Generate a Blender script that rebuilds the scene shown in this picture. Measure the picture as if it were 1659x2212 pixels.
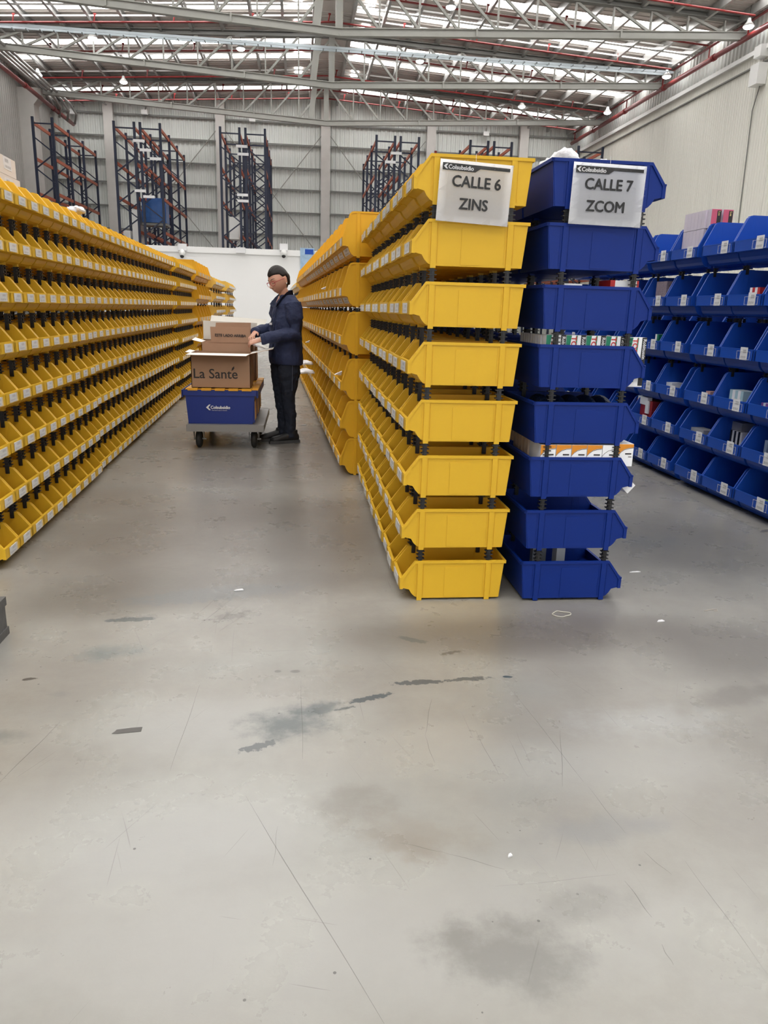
import bpy, bmesh, math, random
from mathutils import Vector, Matrix, Quaternion
random.seed(7)
S = bpy.context.scene
COL = S.collection
for o in list(bpy.data.objects): bpy.data.objects.remove(o)

# ---------------------------------------------------------------- camera
FPX, YAW, PITCH, ROLL, CH = 1634.4, .1143, .2609, .0281, 1.25
cf = Vector((math.sin(YAW)*math.cos(PITCH), math.cos(YAW)*math.cos(PITCH), -math.sin(PITCH)))
cr = Vector((math.cos(YAW), -math.sin(YAW), 0)); cu = cr.cross(cf)
c_, s_ = math.cos(ROLL), math.sin(ROLL)
cr, cu = c_*cr + s_*cu, c_*cu - s_*cr
cam_d = bpy.data.cameras.new('camera'); cam = bpy.data.objects.new('camera', cam_d); COL.objects.link(cam)
cam.matrix_world = Matrix(((cr.x, cu.x, -cf.x, 0), (cr.y, cu.y, -cf.y, 0), (cr.z, cu.z, -cf.z, CH), (0, 0, 0, 1)))
cam_d.sensor_fit = 'VERTICAL'; cam_d.sensor_height = 36; cam_d.sensor_width = 27
cam_d.lens = FPX/2212*36; cam_d.clip_start = .05; cam_d.clip_end = 200
S.camera = cam
def ray(px, py): return cf + cr*((px-829.5)/FPX) - cu*((py-1106)/FPX)
def at(px, py, Y):
    d = ray(px, py); return Vector((0, 0, CH)) + d*(Y/d.y)
def atz(px, py, z):
    d = ray(px, py); return Vector((0, 0, CH)) + d*((z-CH)/d.z)

# ---------------------------------------------------------------- light
SKY_L = 8.6       # daylight coming through the translucent roof sheets
FILL_L = 1.0      # added fill glow from unseen panels behind the camera
w = bpy.data.worlds.new('world'); S.world = w; w.use_nodes = True
w.node_tree.nodes['Background'].inputs[0].default_value = (.95, .97, 1, 1)
w.node_tree.nodes['Background'].inputs[1].default_value = 1.0
S.view_settings.view_transform = 'Standard'; S.view_settings.look = 'None'
S.view_settings.exposure = 0.42; S.view_settings.gamma = 1; S.view_settings.use_curve_mapping = False

# ---------------------------------------------------------------- materials
def mat(name, col, rough=.5, metal=0, **k):
    m = bpy.data.materials.new(name); m.use_nodes = True; nt = m.node_tree
    b = nt.nodes['Principled BSDF']; b.inputs['Base Color'].default_value = (*col, 1)
    b.inputs['Roughness'].default_value = rough; b.inputs['Metallic'].default_value = metal
    if k.get('spec') is not None: b.inputs['Specular IOR Level'].default_value = k['spec']
    if k.get('emit'): b.inputs['Emission Color'].default_value = (*k.get('ecol', col), 1); b.inputs['Emission Strength'].default_value = k['emit']
    if k.get('trans'): b.inputs['Transmission Weight'].default_value = k['trans']; b.inputs['IOR'].default_value = k.get('ior', 1.3)
    if k.get('alpha'): b.inputs['Alpha'].default_value = k['alpha']
    if k.get('sss'): b.inputs['Subsurface Weight'].default_value = k['sss']; b.inputs['Subsurface Scale'].default_value = .01
    if k.get('var'):
        n = nt.nodes.new('ShaderNodeTexNoise'); n.inputs['Scale'].default_value = k.get('vs', 4); n.inputs['Detail'].default_value = 6
        tc = nt.nodes.new('ShaderNodeTexCoord'); nt.links.new(tc.outputs['Object'], n.inputs['Vector'])
        mx = nt.nodes.new('ShaderNodeMix'); mx.data_type = 'RGBA'; v = k['var']
        mx.inputs[6].default_value = (*[c*(1-v) for c in col], 1); mx.inputs[7].default_value = (*[min(1, c*(1+v)) for c in col], 1)
        nt.links.new(n.outputs['Fac'], mx.inputs[0]); nt.links.new(mx.outputs[2], b.inputs['Base Color'])
    if k.get('bump'):
        n = nt.nodes.new('ShaderNodeTexNoise'); n.inputs['Scale'].default_value = k.get('bs', 40); n.inputs['Detail'].default_value = 4
        tc = nt.nodes.new('ShaderNodeTexCoord'); nt.links.new(tc.outputs['Object'], n.inputs['Vector'])
        bp = nt.nodes.new('ShaderNodeBump'); bp.inputs['Strength'].default_value = k['bump']; bp.inputs['Distance'].default_value = .01
        nt.links.new(n.outputs['Fac'], bp.inputs['Height']); nt.links.new(bp.outputs[0], b.inputs['Normal'])
    return m
YEL = mat('yellow_plastic', (.745, .45, .028), .42, var=.05, vs=5, spec=.3)
YEL2 = mat('deep_yellow_plastic', (.74, .405, .020), .42, var=.05, vs=5, spec=.3)
BLU = mat('blue_plastic', (.0035, .026, .215), .42, var=.08, vs=5, spec=.25)
BLU2 = mat('bright_blue_plastic', (.011, .072, .42), .38, var=.06, vs=5, spec=.3)
BLK = mat('black_plastic', (.012, .012, .014), .4)
WHT = mat('white_paint', (.78, .78, .77), .5, var=.02)
PAPER = mat('paper', (.93, .94, .97), .55)
FILM = mat('clear_film', (.9, .92, .95), .1, alpha=.035, bump=1, bs=10, spec=1)
CLEAR = mat('clear_plastic', (.85, .85, .82), .15, alpha=.25)
GALV = mat('galvanised_steel', (.42, .42, .41), .38, .55, var=.15, vs=3)
STEEL = mat('grey_painted_steel', (.33, .33, .305), .45, .1, var=.06)
DSTEEL = mat('dark_grey_steel', (.20, .20, .19), .5, .2)
RED = mat('red_painted_pipe', (.22, .018, .018), .4)
NAVY = mat('navy_rack_steel', (.008, .014, .04), .5)
ORANGE = mat('orange_rack_beam', (.36, .085, .04), .5)
CONC = mat('cast_concrete', (.60, .58, .555), .8, var=.12, vs=2, bump=.2)
ROOFM = mat('roof_sheet', (.58, .54, .51), .5, var=.05, vs=1)
WALLC = mat('corrugated_sheet', (.72, .745, .72), .5)
IVORY = mat('insulated_wall_panel', (.76, .75, .69), .55, var=.03, vs=.6)
CARD = mat('cardboard', (.37, .225, .14), .75, var=.08, vs=9)
CARDL = mat('light_cardboard', (.45, .27, .175), .75, var=.06, vs=9)
CARDW = mat('white_board', (.80, .78, .72), .6)
INK = mat('printed_ink', (.02, .02, .022), .6)
INKG = mat('dark_grey_print', (.035, .03, .03), .7)
TOTEB = mat('tote_blue_plastic', (.008, .028, .22), .4, var=.06)
TOTEY = mat('tote_yellow_plastic', (.80, .38, .02), .45)
RUB = mat('rubber', (.02, .02, .02), .6)
CARTM = mat('cart_deck_steel', (.27, .26, .25), .45, .3)
BAG = mat('white_plastic_bag', (.85, .85, .88), .3, bump=1, bs=25, alpha=.9)
WHITEP = mat('label_white', (.80, .80, .82), .5)
LAMPE = mat('lamp_lens', (1, 1, 1), .4, emit=14)
SKYL = mat('daylit_translucent_sheet', (.9, .9, .9), .5, emit=SKY_L, ecol=(1, .985, .96))
FILL_MAT = mat('fill_light_panel', (.9, .9, .9), .5, emit=FILL_L, ecol=(.97, .985, 1))

def film_mat(name, fac, rough, bump, bs):
    m = bpy.data.materials.new(name); m.use_nodes = True; nt = m.node_tree; nt.nodes.remove(nt.nodes['Principled BSDF']); N = nt.nodes; L = nt.links
    t = N.new('ShaderNodeBsdfTransparent'); g = N.new('ShaderNodeBsdfGlossy'); g.inputs['Roughness'].default_value = rough; mx = N.new('ShaderNodeMixShader')
    fr = N.new('ShaderNodeFresnel'); fr.inputs[0].default_value = 1.45; mt = N.new('ShaderNodeMath'); mt.operation = 'MULTIPLY'; mt.inputs[1].default_value = fac; L.new(fr.outputs[0], mt.inputs[0])
    n = N.new('ShaderNodeTexNoise'); n.inputs['Scale'].default_value = bs; n.inputs['Detail'].default_value = 3; tc = N.new('ShaderNodeTexCoord'); L.new(tc.outputs['Object'], n.inputs['Vector'])
    bp = N.new('ShaderNodeBump'); bp.inputs['Strength'].default_value = bump; bp.inputs['Distance'].default_value = .02; L.new(n.outputs['Fac'], bp.inputs['Height']); L.new(bp.outputs[0], g.inputs['Normal'])
    L.new(mt.outputs[0], mx.inputs[0]); L.new(t.outputs[0], mx.inputs[1]); L.new(g.outputs[0], mx.inputs[2]); L.new(mx.outputs[0], N['Material Output'].inputs['Surface']); return m
FILM = film_mat('clear_sleeve_film', .4, .06, .8, 14)
def label_mat():
    """white card with a small printed block and a bar code row"""
    m = mat('printed_label', (.8, .8, .82), .5); nt = m.node_tree; N = nt.nodes; L = nt.links
    tc = N.new('ShaderNodeTexCoord'); sp = N.new('ShaderNodeSeparateXYZ'); L.new(tc.outputs['Generated'], sp.inputs[0])
    def mth(op, a, b):
        n = N.new('ShaderNodeMath'); n.operation = op
        for i, v in enumerate((a, b)):
            if isinstance(v, (int, float)): n.inputs[i].default_value = v
            else: L.new(v, n.inputs[i])
        return n.outputs[0]
    def band(v, a, b): return mth('MULTIPLY', mth('GREATER_THAN', v, a), mth('LESS_THAN', v, b))
    y, z = sp.outputs[1], sp.outputs[2]
    bars = mth('GREATER_THAN', mth('SINE', mth('MULTIPLY', y, 75.), 0), .1)
    rows = mth('GREATER_THAN', mth('SINE', mth('MULTIPLY', z, 60.), 0), -.2)
    a = mth('MULTIPLY', mth('MULTIPLY', band(y, .12, .88), band(z, .12, .32)), bars)
    b = mth('MULTIPLY', mth('MULTIPLY', band(y, .15, .62), band(z, .55, .85)), rows)
    f = mth('MULTIPLY', mth('MAXIMUM', a, b), .8)
    mx = N.new('ShaderNodeMix'); mx.data_type = 'RGBA'; L.new(f, mx.inputs[0])
    mx.inputs[6].default_value = (.78, .78, .80, 1); mx.inputs[7].default_value = (.12, .12, .14, 1)
    L.new(mx.outputs[2], N['Principled BSDF'].inputs['Base Color'])
    return m
LABEL = label_mat()

# ---------------------------------------------------------------- mesh helpers
class MB:
    def __init__(s): s.bm = bmesh.new(); s.mi = 0
    def face(s, vs):
        try: f = s.bm.faces.new(vs); f.material_index = s.mi; return f
        except ValueError: return None
    def box(s, x0, x1, y0, y1, z0, z1, M=None):
        P = [Vector((x, y, z)) for z in (z0, z1) for x, y in ((x0, y0), (x1, y0), (x1, y1), (x0, y1))]
        if M is not None: P = [M @ p for p in P]
        v = [s.bm.verts.new(p) for p in P]
        for q in ((3, 2, 1, 0), (4, 5, 6, 7), (0, 1, 5, 4), (1, 2, 6, 5), (2, 3, 7, 6), (3, 0, 4, 7)): s.face([v[i] for i in q])
        return s
    def prism(s, poly, y0, y1, M=None, ax='y'):
        """poly in (x,z) extruded along y (ax='y'); (y,z) along x; (x,y) along z"""
        def mk(a, b, c):
            p = Vector((a, c, b)) if ax == 'y' else (Vector((c, a, b)) if ax == 'x' else Vector((a, b, c)))
            return M @ p if M is not None else p
        A = [s.bm.verts.new(mk(a, b, y0)) for a, b in poly]; B = [s.bm.verts.new(mk(a, b, y1)) for a, b in poly]
        n = len(poly); s.face(A); s.face(B[::-1])
        for i in range(n): s.face([A[i], B[i], B[(i+1) % n], A[(i+1) % n]])
        return s
    def strip(s, pts, t, y0, y1, M=None):
        """band following pts (x,z), thickness t to the left side, between y0 and y1"""
        n = len(pts); off = []
        for i in range(n):
            a = Vector(pts[max(0, i-1)]); b = Vector(pts[min(n-1, i+1)]); d = (b-a).normalized()
            off.append((pts[i][0]-d.y*t, pts[i][1]+d.x*t))
        for i in range(n-1): s.prism([pts[i], pts[i+1], off[i+1], off[i]], y0, y1, M)
        return s
    def bar(s, a, b, wx, wy=None, up=Vector((0, 0, 1))):
        a = Vector(a); b = Vector(b); wy = wy or wx; d = (b-a); L = d.length; d.normalize()
        if abs(d.dot(up)) > .99: up = Vector((0, 1, 0))
        x = d.cross(up).normalized(); y = x.cross(d)
        M = Matrix(((x.x, y.x, d.x, a.x), (x.y, y.y, d.y, a.y), (x.z, y.z, d.z, a.z), (0, 0, 0, 1)))
        return s.box(-wx/2, wx/2, -wy/2, wy/2, 0, L, M)
    def loft(s, rings, n=14, cap=True):
        """rings: (centre, axis1*r1, axis2*r2)"""
        R = []
        for c, a, b in rings:
            c = Vector(c); a = Vector(a); b = Vector(b)
            R.append([s.bm.verts.new(c + a*math.cos(2*math.pi*k/n) + b*math.sin(2*math.pi*k/n)) for k in range(n)])
        for i in range(len(R)-1):
            for k in range(n): s.face([R[i][k], R[i][(k+1) % n], R[i+1][(k+1) % n], R[i+1][k]])
        if cap: s.face(R[0][::-1]); s.face(R[-1])
        return s
    def tube(s, pts, r, n=10, ref=Vector((0, 0, 1))):
        pts = [Vector(p) for p in pts]; rr = r if isinstance(r, (list, tuple)) else [r]*len(pts); rings = []
        for i, p in enumerate(pts):
            d = (pts[min(i+1, len(pts)-1)]-pts[max(i-1, 0)]).normalized()
            u = ref if abs(d.dot(ref)) < .95 else Vector((0, 1, 0))
            x = d.cross(u).normalized(); y = x.cross(d); q = rr[i]
            rings.append((p, x*q, y*q))
        return s.loft(rings, n)
    def sphere(s, c, r, u=14, v=9, M=None):
        c = Vector(c); r = Vector(r) if not isinstance(r, (int, float)) else Vector((r, r, r)); rings = []
        for i in range(v+1):
            a = -math.pi/2 + math.pi*i/v; k = max(.02, math.cos(a))
            if M is None: rings.append((c+Vector((0, 0, r.z*math.sin(a))), (r.x*k, 0, 0), (0, r.y*k, 0)))
            else: rings.append((c+M@Vector((0, 0, r.z*math.sin(a))), M@Vector((r.x*k, 0, 0)), M@Vector((0, r.y*k, 0))))
        return s.loft(rings, u)
    def disc(s, a, b, r, n=20): return s.tube([a, b], r, n)
    def mesh(s, name, mats, smooth=False):
        bmesh.ops.recalc_face_normals(s.bm, faces=s.bm.faces)
        me = bpy.data.meshes.new(name); s.bm.to_mesh(me); s.bm.free()
        for m in (mats if isinstance(mats, (list, tuple)) else [mats]): me.materials.append(m)
        if smooth:
            for p in me.polygons: p.use_smooth = True
        return me
    def obj(s, name, mats, parent=None, smooth=False):
        return link(name, s.mesh(name, mats, smooth), parent)
def link(name, data, parent=None, loc=None, rotz=0):
    o = bpy.data.objects.new(name, data); COL.objects.link(o)
    if parent: o.parent = parent
    if loc is not None: o.location = loc
    if rotz: o.rotation_euler = (0, 0, rotz)
    return o
def tag(o, label, cat, group=None, kind=None):
    if label: o['label'] = label
    if cat: o['category'] = cat
    if group: o['group'] = group
    if kind: o['kind'] = kind
    return o
def thing(name, label, cat, loc=(0, 0, 0), rotz=0, group=None): return tag(link(name, None, None, loc, rotz), label, cat, group)
def struct(o): o['kind'] = 'structure'; return o
def dup(root, loc, rotz=0, label=None, group=None):
    r = root.copy(); COL.objects.link(r); r.location = loc; r.rotation_euler = (0, 0, rotz)
    if label: r['label'] = label
    if group: r['group'] = group
    for ch in list(root.children):
        c = ch.copy(); COL.objects.link(c); c.parent = r
        for g in ch.children:
            d = g.copy(); COL.objects.link(d); d.parent = c
    return r
def text_obj(name, txt, size, m, parent, M, extrude=.0004, bold=0, squeeze=1, align='LEFT'):
    cu_ = bpy.data.curves.new(name, 'FONT'); cu_.body = txt; cu_.size = size; cu_.extrude = extrude; cu_.offset = 0
    cu_.align_x = align; cu_.resolution_u = 3
    t = bpy.data.objects.new(name+'_tmp', cu_); COL.objects.link(t)
    dg = bpy.context.evaluated_depsgraph_get(); dg.update()
    me = bpy.data.meshes.new_from_object(t.evaluated_get(dg)); bpy.data.objects.remove(t)
    me.name = name; me.materials.clear(); me.materials.append(m)
    me.transform(Matrix.Diagonal((squeeze, 1, 1, 1)))
    if bold:
        bm = bmesh.new()
        for iz, (dx, dy) in enumerate(((0, 0), (1, 0), (-1, 0), (0, .8), (0, -.8))):
            n0 = len(bm.verts); bm.from_mesh(me); bm.verts.ensure_lookup_table(); bmesh.ops.translate(bm, vec=(dx*bold, dy*bold, iz*.00005), verts=bm.verts[n0:])
        bm.to_mesh(me); bm.free()
    o = link(name, me, parent); o.matrix_local = M; return o
def facing_cam(x, y, z, rot=0):   # text standing upright and facing -Y (towards the photographer)
    return Matrix.Translation((x, y, z)) @ Matrix.Rotation(math.pi/2, 4, 'X') @ Matrix.Rotation(rot, 4, 'Z')
ORD = ['first', 'second', 'third', 'fourth', 'fifth', 'sixth', 'seventh', 'eighth', 'ninth', 'tenth', 'eleventh', 'twelfth', 'thirteenth',
       'fourteenth', 'fifteenth', 'sixteenth', 'seventeenth', 'eighteenth', 'nineteenth', 'twentieth', 'twenty-first', 'twenty-second', 'twenty-third', 'twenty-fourth', 'twenty-fifth', 'twenty-sixth', 'twenty-seventh', 'twenty-eighth', 'twenty-ninth', 'thirtieth']

# ================================================================= BUILDING
XL, XR, YB, YF, XC = -13.1, 15.7, 46.0, -16.0, 1.3
def roofz(x): return 12.35 - .062*abs(x-XC)
# floor
def floor_mat():
    m = mat('polished_concrete', (.5, .5, .48), .3); nt = m.node_tree; N = nt.nodes; L = nt.links; B = N['Principled BSDF']
    geo = N.new('ShaderNodeNewGeometry'); pos = geo.outputs['Position']
    def val(v, sock):
        if isinstance(v, (int, float)): sock.default_value = v
        else: L.new(v, sock)
    def mth(op, a, b=0, c=0, clamp=False):
        n = N.new('ShaderNodeMath'); n.operation = op; n.use_clamp = clamp
        val(a, n.inputs[0]); val(b, n.inputs[1]); val(c, n.inputs[2]); return n.outputs[0]
    def mapping(loc=(0, 0, 0), rot=0, sc=(1, 1, 1)):
        n = N.new('ShaderNodeMapping'); n.vector_type = 'TEXTURE'; n.inputs[1].default_value = (*loc[:2], 0); n.inputs[2].default_value = (0, 0, rot)
        n.inputs[3].default_value = sc; L.new(pos, n.inputs[0]); return n.outputs[0]
    def noise(vec, sc, det=6, rough=.6):
        n = N.new('ShaderNodeTexNoise'); n.inputs['Scale'].default_value = sc; n.inputs['Detail'].default_value = det; n.inputs['Roughness'].default_value = rough
        L.new(vec, n.inputs['Vector']); return n.outputs['Fac']
    def ramp(v, a, b): 
        n = N.new('ShaderNodeMapRange'); n.interpolation_type = 'SMOOTHSTEP'; L.new(v, n.inputs[0]); n.inputs[1].default_value = a; n.inputs[2].default_value = b; return n.outputs[0]
    def mix(f, a, b):
        n = N.new('ShaderNodeMix'); n.data_type = 'RGBA'; val(f, n.inputs[0])
        for v, s in ((a, n.inputs[6]), (b, n.inputs[7])):
            if isinstance(v, tuple): s.default_value = (*v, 1)
            else: L.new(v, s)
        return n.outputs[2]
    big = noise(mapping(sc=(1.4, 1, 1)), .9, 5, .55)
    med = noise(mapping(loc=(3, 1)), 3.2, 8, .65)
    fine = noise(mapping(), 22, 8, .7)
    col = mix(ramp(big, .34, .62), (.325, .308, .285), (.43, .425, .40))
    col = mix(mth('MULTIPLY', ramp(med, .38, .78), .6), col, (.305, .285, .26))
    col = mix(mth('MULTIPLY', ramp(fine, .3, .75), .22), col, (.47, .46, .43))
    col = mix(mth('MULTIPLY', ramp(noise(mapping(loc=(9, 4), sc=(1.5, .8, 1)), 1.3, 4), .45, .85), .5), col, (.31, .335, .335))
    SH = {2.5: noise(mapping(loc=(5, 3)), 2.5, 6, .6), 10: noise(mapping(loc=(1, 3)), 10, 7, .65), 24: noise(mapping(loc=(4, 3)), 24, 6, .65), 48: noise(mapping(loc=(7, 3)), 48, 5, .6)}
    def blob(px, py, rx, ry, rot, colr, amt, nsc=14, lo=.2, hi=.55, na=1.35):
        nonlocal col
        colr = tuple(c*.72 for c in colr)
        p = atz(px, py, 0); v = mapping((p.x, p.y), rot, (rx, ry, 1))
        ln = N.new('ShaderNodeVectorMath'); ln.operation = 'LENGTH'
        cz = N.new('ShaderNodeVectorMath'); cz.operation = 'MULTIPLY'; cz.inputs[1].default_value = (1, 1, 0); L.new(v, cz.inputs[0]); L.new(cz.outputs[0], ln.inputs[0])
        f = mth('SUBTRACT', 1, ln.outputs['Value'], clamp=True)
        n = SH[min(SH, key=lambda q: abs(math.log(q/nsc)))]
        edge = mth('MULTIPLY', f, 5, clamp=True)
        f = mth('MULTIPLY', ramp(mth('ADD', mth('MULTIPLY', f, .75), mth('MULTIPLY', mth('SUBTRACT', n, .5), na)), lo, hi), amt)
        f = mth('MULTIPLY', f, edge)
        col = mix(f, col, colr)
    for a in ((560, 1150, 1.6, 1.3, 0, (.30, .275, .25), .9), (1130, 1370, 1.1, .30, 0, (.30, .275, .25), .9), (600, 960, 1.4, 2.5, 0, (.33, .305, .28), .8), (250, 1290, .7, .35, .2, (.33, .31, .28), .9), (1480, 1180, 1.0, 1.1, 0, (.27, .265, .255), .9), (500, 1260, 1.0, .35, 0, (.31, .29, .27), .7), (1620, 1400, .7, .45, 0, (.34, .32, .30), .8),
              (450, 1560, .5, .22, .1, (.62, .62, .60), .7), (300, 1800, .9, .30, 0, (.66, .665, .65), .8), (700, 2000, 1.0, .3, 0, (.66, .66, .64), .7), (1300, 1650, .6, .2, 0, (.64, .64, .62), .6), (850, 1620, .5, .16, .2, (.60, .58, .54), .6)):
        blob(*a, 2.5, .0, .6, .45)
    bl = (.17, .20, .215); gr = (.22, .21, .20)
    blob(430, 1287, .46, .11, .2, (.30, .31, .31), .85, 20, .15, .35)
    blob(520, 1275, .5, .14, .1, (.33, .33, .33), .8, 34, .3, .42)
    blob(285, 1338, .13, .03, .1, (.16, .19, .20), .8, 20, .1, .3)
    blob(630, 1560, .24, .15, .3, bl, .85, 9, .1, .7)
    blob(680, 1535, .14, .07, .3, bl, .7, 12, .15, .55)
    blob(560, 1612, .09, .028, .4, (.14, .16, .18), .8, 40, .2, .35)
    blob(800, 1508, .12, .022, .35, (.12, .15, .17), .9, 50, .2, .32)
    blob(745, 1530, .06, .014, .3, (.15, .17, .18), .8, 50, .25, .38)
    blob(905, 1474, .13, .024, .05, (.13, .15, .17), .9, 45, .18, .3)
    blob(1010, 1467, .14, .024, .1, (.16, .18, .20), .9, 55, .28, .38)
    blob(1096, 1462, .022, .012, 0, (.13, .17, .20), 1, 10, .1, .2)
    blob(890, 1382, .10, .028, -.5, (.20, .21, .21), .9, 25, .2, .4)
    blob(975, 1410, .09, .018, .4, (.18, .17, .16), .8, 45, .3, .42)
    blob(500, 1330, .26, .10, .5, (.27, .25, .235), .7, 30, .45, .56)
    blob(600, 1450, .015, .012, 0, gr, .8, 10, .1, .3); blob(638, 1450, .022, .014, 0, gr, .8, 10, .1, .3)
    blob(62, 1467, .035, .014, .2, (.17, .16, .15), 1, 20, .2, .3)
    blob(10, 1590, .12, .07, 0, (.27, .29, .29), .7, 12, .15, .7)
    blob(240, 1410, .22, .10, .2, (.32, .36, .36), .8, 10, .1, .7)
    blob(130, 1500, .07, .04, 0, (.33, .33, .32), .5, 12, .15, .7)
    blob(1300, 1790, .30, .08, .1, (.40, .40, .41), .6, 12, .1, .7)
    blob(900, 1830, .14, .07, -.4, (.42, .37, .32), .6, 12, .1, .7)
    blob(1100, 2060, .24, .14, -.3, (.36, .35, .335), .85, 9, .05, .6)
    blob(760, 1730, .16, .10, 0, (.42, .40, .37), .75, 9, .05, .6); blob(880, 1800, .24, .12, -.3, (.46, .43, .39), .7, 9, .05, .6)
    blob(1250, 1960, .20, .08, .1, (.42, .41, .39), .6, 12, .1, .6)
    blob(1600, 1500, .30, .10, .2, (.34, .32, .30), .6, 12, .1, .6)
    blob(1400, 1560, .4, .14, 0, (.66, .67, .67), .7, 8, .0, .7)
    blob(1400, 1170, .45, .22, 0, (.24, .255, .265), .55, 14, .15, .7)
    # small dark specks and thin scratches
    vo = N.new('ShaderNodeTexVoronoi'); vo.inputs['Scale'].default_value = 13; L.new(mapping(), vo.inputs['Vector'])
    sp = mth('MULTIPLY', mth('LESS_THAN', vo.outputs['Distance'], .045), mth('GREATER_THAN', noise(mapping(loc=(2, 7)), 2.2, 2), .48))
    col = mix(mth('MULTIPLY', sp, .8), col, (.12, .115, .115))
    for sc, rot, th in (((.012, .9, 1), .35, .735), ((.010, .7, 1), -.5, .745), ((.015, 1.1, 1), .05, .735), ((.010, .5, 1), 1.3, .75)):
        n = noise(mapping(loc=(rot*9, sc[1]), rot=rot, sc=sc), 1.6, 2, .4)
        f = mth('MULTIPLY', ramp(n, th, th+.03), .4)
        col = mix(f, col, (.2, .19, .18))
    sx = N.new('ShaderNodeSeparateXYZ'); L.new(pos, sx.inputs[0])
    for k, c0 in ((6.76, (.48, .465, .43)), (5.60, (.42, .40, .38)), (13.5, (.46, .45, .42))):
        d = mth('ABSOLUTE', mth('SUBTRACT', sx.outputs[1], k)); d = mth('ADD', d, mth('MULTIPLY', mth('SUBTRACT', fine, .5), .01))
        col = mix(mth('MULTIPLY', mth('LESS_THAN', d, .012), .6), col, c0)
    d = mth('ABSOLUTE', mth('SUBTRACT', sx.outputs[0], 2.86))
    col = mix(mth('MULTIPLY', mth('LESS_THAN', d, .045), .55), col, (.40, .385, .34))
    d = mth('ABSOLUTE', mth('SUBTRACT', sx.outputs[0], 2.81))
    col = mix(mth('MULTIPLY', mth('LESS_THAN', d, .006), .6), col, (.22, .21, .2))
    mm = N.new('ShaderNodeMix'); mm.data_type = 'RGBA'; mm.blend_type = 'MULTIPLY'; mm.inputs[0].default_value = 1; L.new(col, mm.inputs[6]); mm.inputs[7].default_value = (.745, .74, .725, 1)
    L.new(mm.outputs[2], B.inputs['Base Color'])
    L.new(mth('ADD', .17, mth('MULTIPLY', med, .24)), B.inputs['Roughness'])
    bp = N.new('ShaderNodeBump'); bp.inputs['Strength'].default_value = .08; bp.inputs['Distance'].default_value = .01; L.new(fine, bp.inputs['Height']); L.new(bp.outputs[0], B.inputs['Normal'])
    return m
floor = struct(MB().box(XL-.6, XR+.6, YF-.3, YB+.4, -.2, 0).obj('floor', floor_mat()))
SCR = mat('scratch_line', (.17, .165, .16), .7, alpha=.38)
for a in ((650, 1465, 654, 1640), (432, 1480, 368, 1665, .0014, .45), (530, 1720, 830, 2212, .002, .4), (932, 1510, 918, 1590), (918, 1590, 938, 1648), (1210, 1578, 1216, 1700), (1085, 1465, 1262, 1690), (1026, 1577, 1078, 1675), (860, 1820, 960, 1842), (960, 1842, 1090, 1878),
          (1100, 1600, 1140, 1680, .0012), (470, 1412, 700, 1402, .0012), (1350, 1903, 1408, 1982, .002), (1070, 1916, 1330, 1890, .001), (0, 1690, 130, 1560, .0025, .35), (1390, 1840, 1450, 1890, .0016), (1428, 2040, 1454, 2085), (600, 1785, 590, 1870, .001), (1115, 1580, 1145, 1650, .001), (205, 1285, 160, 1300, .001),
          (470, 1290, 410, 1340, .002), (500, 1295, 430, 1350, .002), (530, 1300, 450, 1360, .0015), (560, 1310, 470, 1365, .0015), (1180, 1440, 1210, 1465, .0012), (1270, 1700, 1350, 1800, .0014, .4), (1480, 1860, 1659, 2105, .0014, .35)):
    x0, y0, x1, y1 = a[:4]; wd = a[4] if len(a) > 4 else .0018
    A = atz(x0, y0, 0); Bv = atz(x1, y1, 0); d = (Bv-A).normalized(); nn = Vector((-d.y, d.x, 0)); b = MB(); prev = None; nseg = 8
    for i in range(nseg+1):
        p = A.lerp(Bv, i/nseg) + nn*(.0015*math.sin(i*.9+x0)); ww = .6*wd*(.25+.6*math.sin(math.pi*(i+.3)/(nseg+.6)))
        cur = [b.bm.verts.new((p.x+nn.x*ww*q, p.y+nn.y*ww*q, .0006)) for q in (-1, 1)]
        if prev: b.face([prev[0], prev[1], cur[1], cur[0]])
        prev = cur
    b.obj('scratch', SCR, floor)

# corrugated walls as real folded sheet
def corrugated(name, p0, p1, z0, ztop, pitch, depth, m, nrm):
    """sheet from p0 to p1 (xy), folded towards nrm"""
    b = MB(); p0 = Vector(p0); p1 = Vector(p1); n = Vector(nrm); L = (p1-p0).length; d = (p1-p0)/L; k = int(L/pitch); pts = []
    for i in range(k+1):
        for t, h in ((0, 0), (.3, 0), (.45, 1), (.8, 1), (.95, 0)):
            s = (i+t)*pitch
            if s <= L: pts.append(p0 + d*s + n*(h*depth))
    prev = None
    for q in pts:
        zt = ztop(q.x) if callable(ztop) else ztop
        cur = (b.bm.verts.new((q.x, q.y, z0)), b.bm.verts.new((q.x, q.y, zt)))
        if prev: b.face([prev[0], cur[0], cur[1], prev[1]])
        prev = cur
    bk = p0 - n*.25; b2 = p1 - n*.25
    return b
b = corrugated('x', (XL, YB), (XR, YB), 0, lambda x: roofz(x)-.02, .25, .05, WALLC, (0, -1))
b.box(XL, XR, YB+.02, YB+.2, 0, 11.3)
struct(b.obj('wall_back', WALLC))
b = MB()    # right wall: flush insulated panels below, corrugated sheet above
for i in range(40):
    y0 = YF + i*1.55
    b.box(XR-.18, XR+.2, y0+.012, y0+1.538, 0, 10.0)
    for j in range(9): b.box(XR-.19, XR-.18, y0+.1+j*.16, y0+.16+j*.16, 0, 10.0)
b.box(XR-.15, XR+.2, YF, YB, 0, 10.0)
struct(b.obj('wall_right', IVORY))
b = corrugated('x', (XR, YF), (XR, YB), 10.0, roofz(XR)-.02, .25, .05, WALLC, (-1, 0)); b.box(XR+.02, XR+.2, YF, YB, 10.0, roofz(XR)-.02)
struct(b.obj('wall_right_upper', WALLC))
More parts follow.
